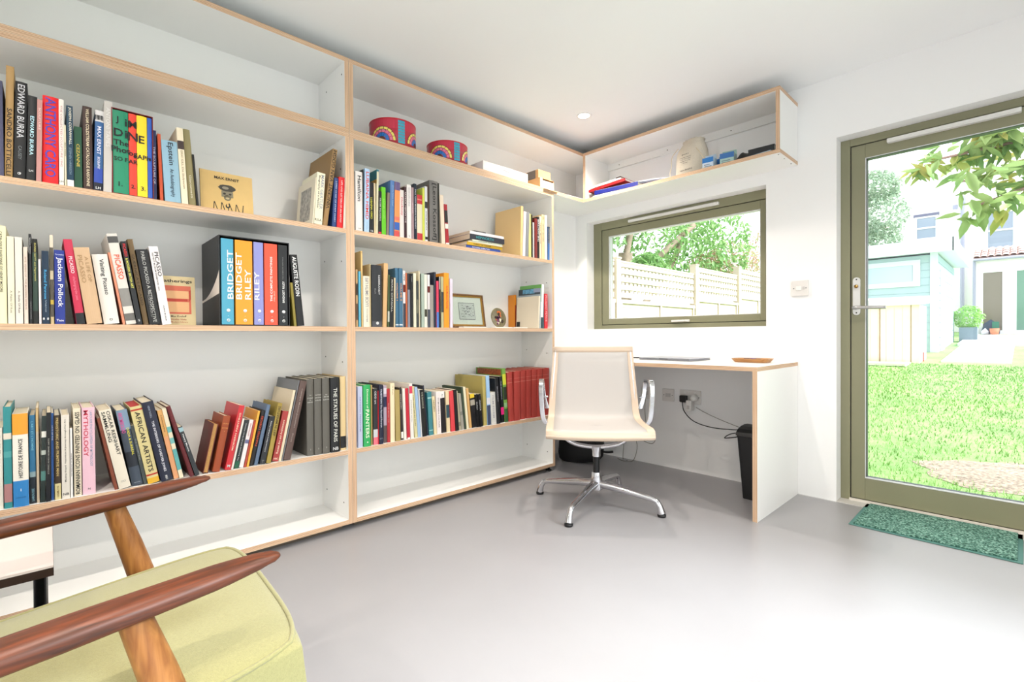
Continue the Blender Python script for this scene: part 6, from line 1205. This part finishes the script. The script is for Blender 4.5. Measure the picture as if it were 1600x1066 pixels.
B().tube([(.58, -.12, -1), (.58, -.12, 5.05)], .06, 10).build('soil_pipe', PIPE, t); B().tube([(.58, -.12, 4.85), (.58, -.12, 5.1)], .09, 10).build('pipe_collar', PIPE, t)
ext = thing('house_extension', 'white lean-to extension with french doors and clay tiled roof', 'extension', (0, hy, zb))
B().box(1.05, 1.12, -.9, -.005, -.6, 2.45).box(1.12, 6, -.9, -.83, 2.15, 2.45).box(2.9, 6, -.9, -.83, -.6, 2.15).box(1.12, 6, -.9, -.005, -.6, -.02).build('wall', HW_, ext)
B().add([(1.0, -1.0, 2.45), (6, -1.0, 2.45), (6, -.006, 2.86), (1.0, -.006, 2.86), (1.0, -1.0, 2.50), (6, -1.0, 2.50), (6, -.006, 2.91), (1.0, -.006, 2.91)], [(0, 3, 2, 1), (4, 5, 6, 7), (0, 1, 5, 4), (2, 3, 7, 6), (0, 4, 7, 3), (1, 2, 6, 5)]).build('roof', mat('roof_underlay', 'B8A098', .8), ext)
b = B()
for r_ in range(4):
    for k in range(16):
        x = 1.0+k*.17; y = -1.05+r_*.235; z_ = 2.52+(y+1.0)*.414
        vs = [];
        for s in (0, 1):
            for j in range(7): a = PI*j/6; vs.append((x+.08-.08*math.cos(a), y+s*.26, z_+.05*math.sin(a)+s*.26*.414+.02*(1-s)))
        b.add(vs, [(j, j+1, j+8, j+7) for j in range(6)])
b.build('roof_tiles', mat('clay_tile', 'D8B4AC', .8, noise=.12, nscale=4), ext, fix=False)
B().tube([(1.0, -1.08, 2.44), (6, -1.08, 2.44)], .045, 8).build('gutter', PIPE, ext); B().tube([(1.02, -.96, -.6), (1.02, -.96, 2.42)], .04, 8).build('downpipe', PIPE, ext)
fd = ring(B(), 1.13, 2.88, .0, 2.14, .10, .10, .12, .12, -.9, -.84).build('french_door', mat('window_white', 'F4F4F4', .5), ext); B().box(1.68, 2.0, -.9, -.84, .12, 2.02).build('door_stile', mat('window_white', 'F4F4F4', .5), fd)
B().box(1.23, 1.68, -.87, -.86, .12, 2.02).build('pane', mat('dark_glass', '807468', .1, noise=.05), fd); B().box(2.0, 2.78, -.87, -.86, .12, 2.02).build('pane', mat('green_glass', '6A9080', .1), fd)
B().box(1.1, 3.0, -1.3, -.92, -.10, -.02).build('step', mat('step_grey', 'C0BCC0', .8), ext)
winbox(ext, 3.9, 4.6, .9, 2.0, -.9, 'window')
t = thing('storage_sack', 'dark heap with a white and a green bag at the french door', 'bag', (1.42, hy-1.12, zb-.02)); 
b = B(); b.lathe([(0, 0), (.2, 0), (.22, .15), (.14, .38), (0, .5)], n=14); b.build('dark_heap', mat('dark_heap', '3A4458', .9), t); B().lathe([(0, 0), (.09, 0), (.1, .1), (0, .2)], (-.12, -.16, .02), 12).build('white_bag', mat('heap_white', 'E0E4F0', .7), t); B().box(.04, .2, -.22, -.2, .1, .42).build('green_bag', mat('heap_green', '3A7A68', .8), t)
t = thing('flower_pot', 'small terracotta pot on the step before the french door', 'flower pot', (1.52, hy-1.48, .842)); B().lathe([(0, 0), (.09, 0), (.12, .2), (.1, .2), (.08, .02), (0, .02)], n=16).build('pot', mat('terracotta', 'D88868', .7), t)
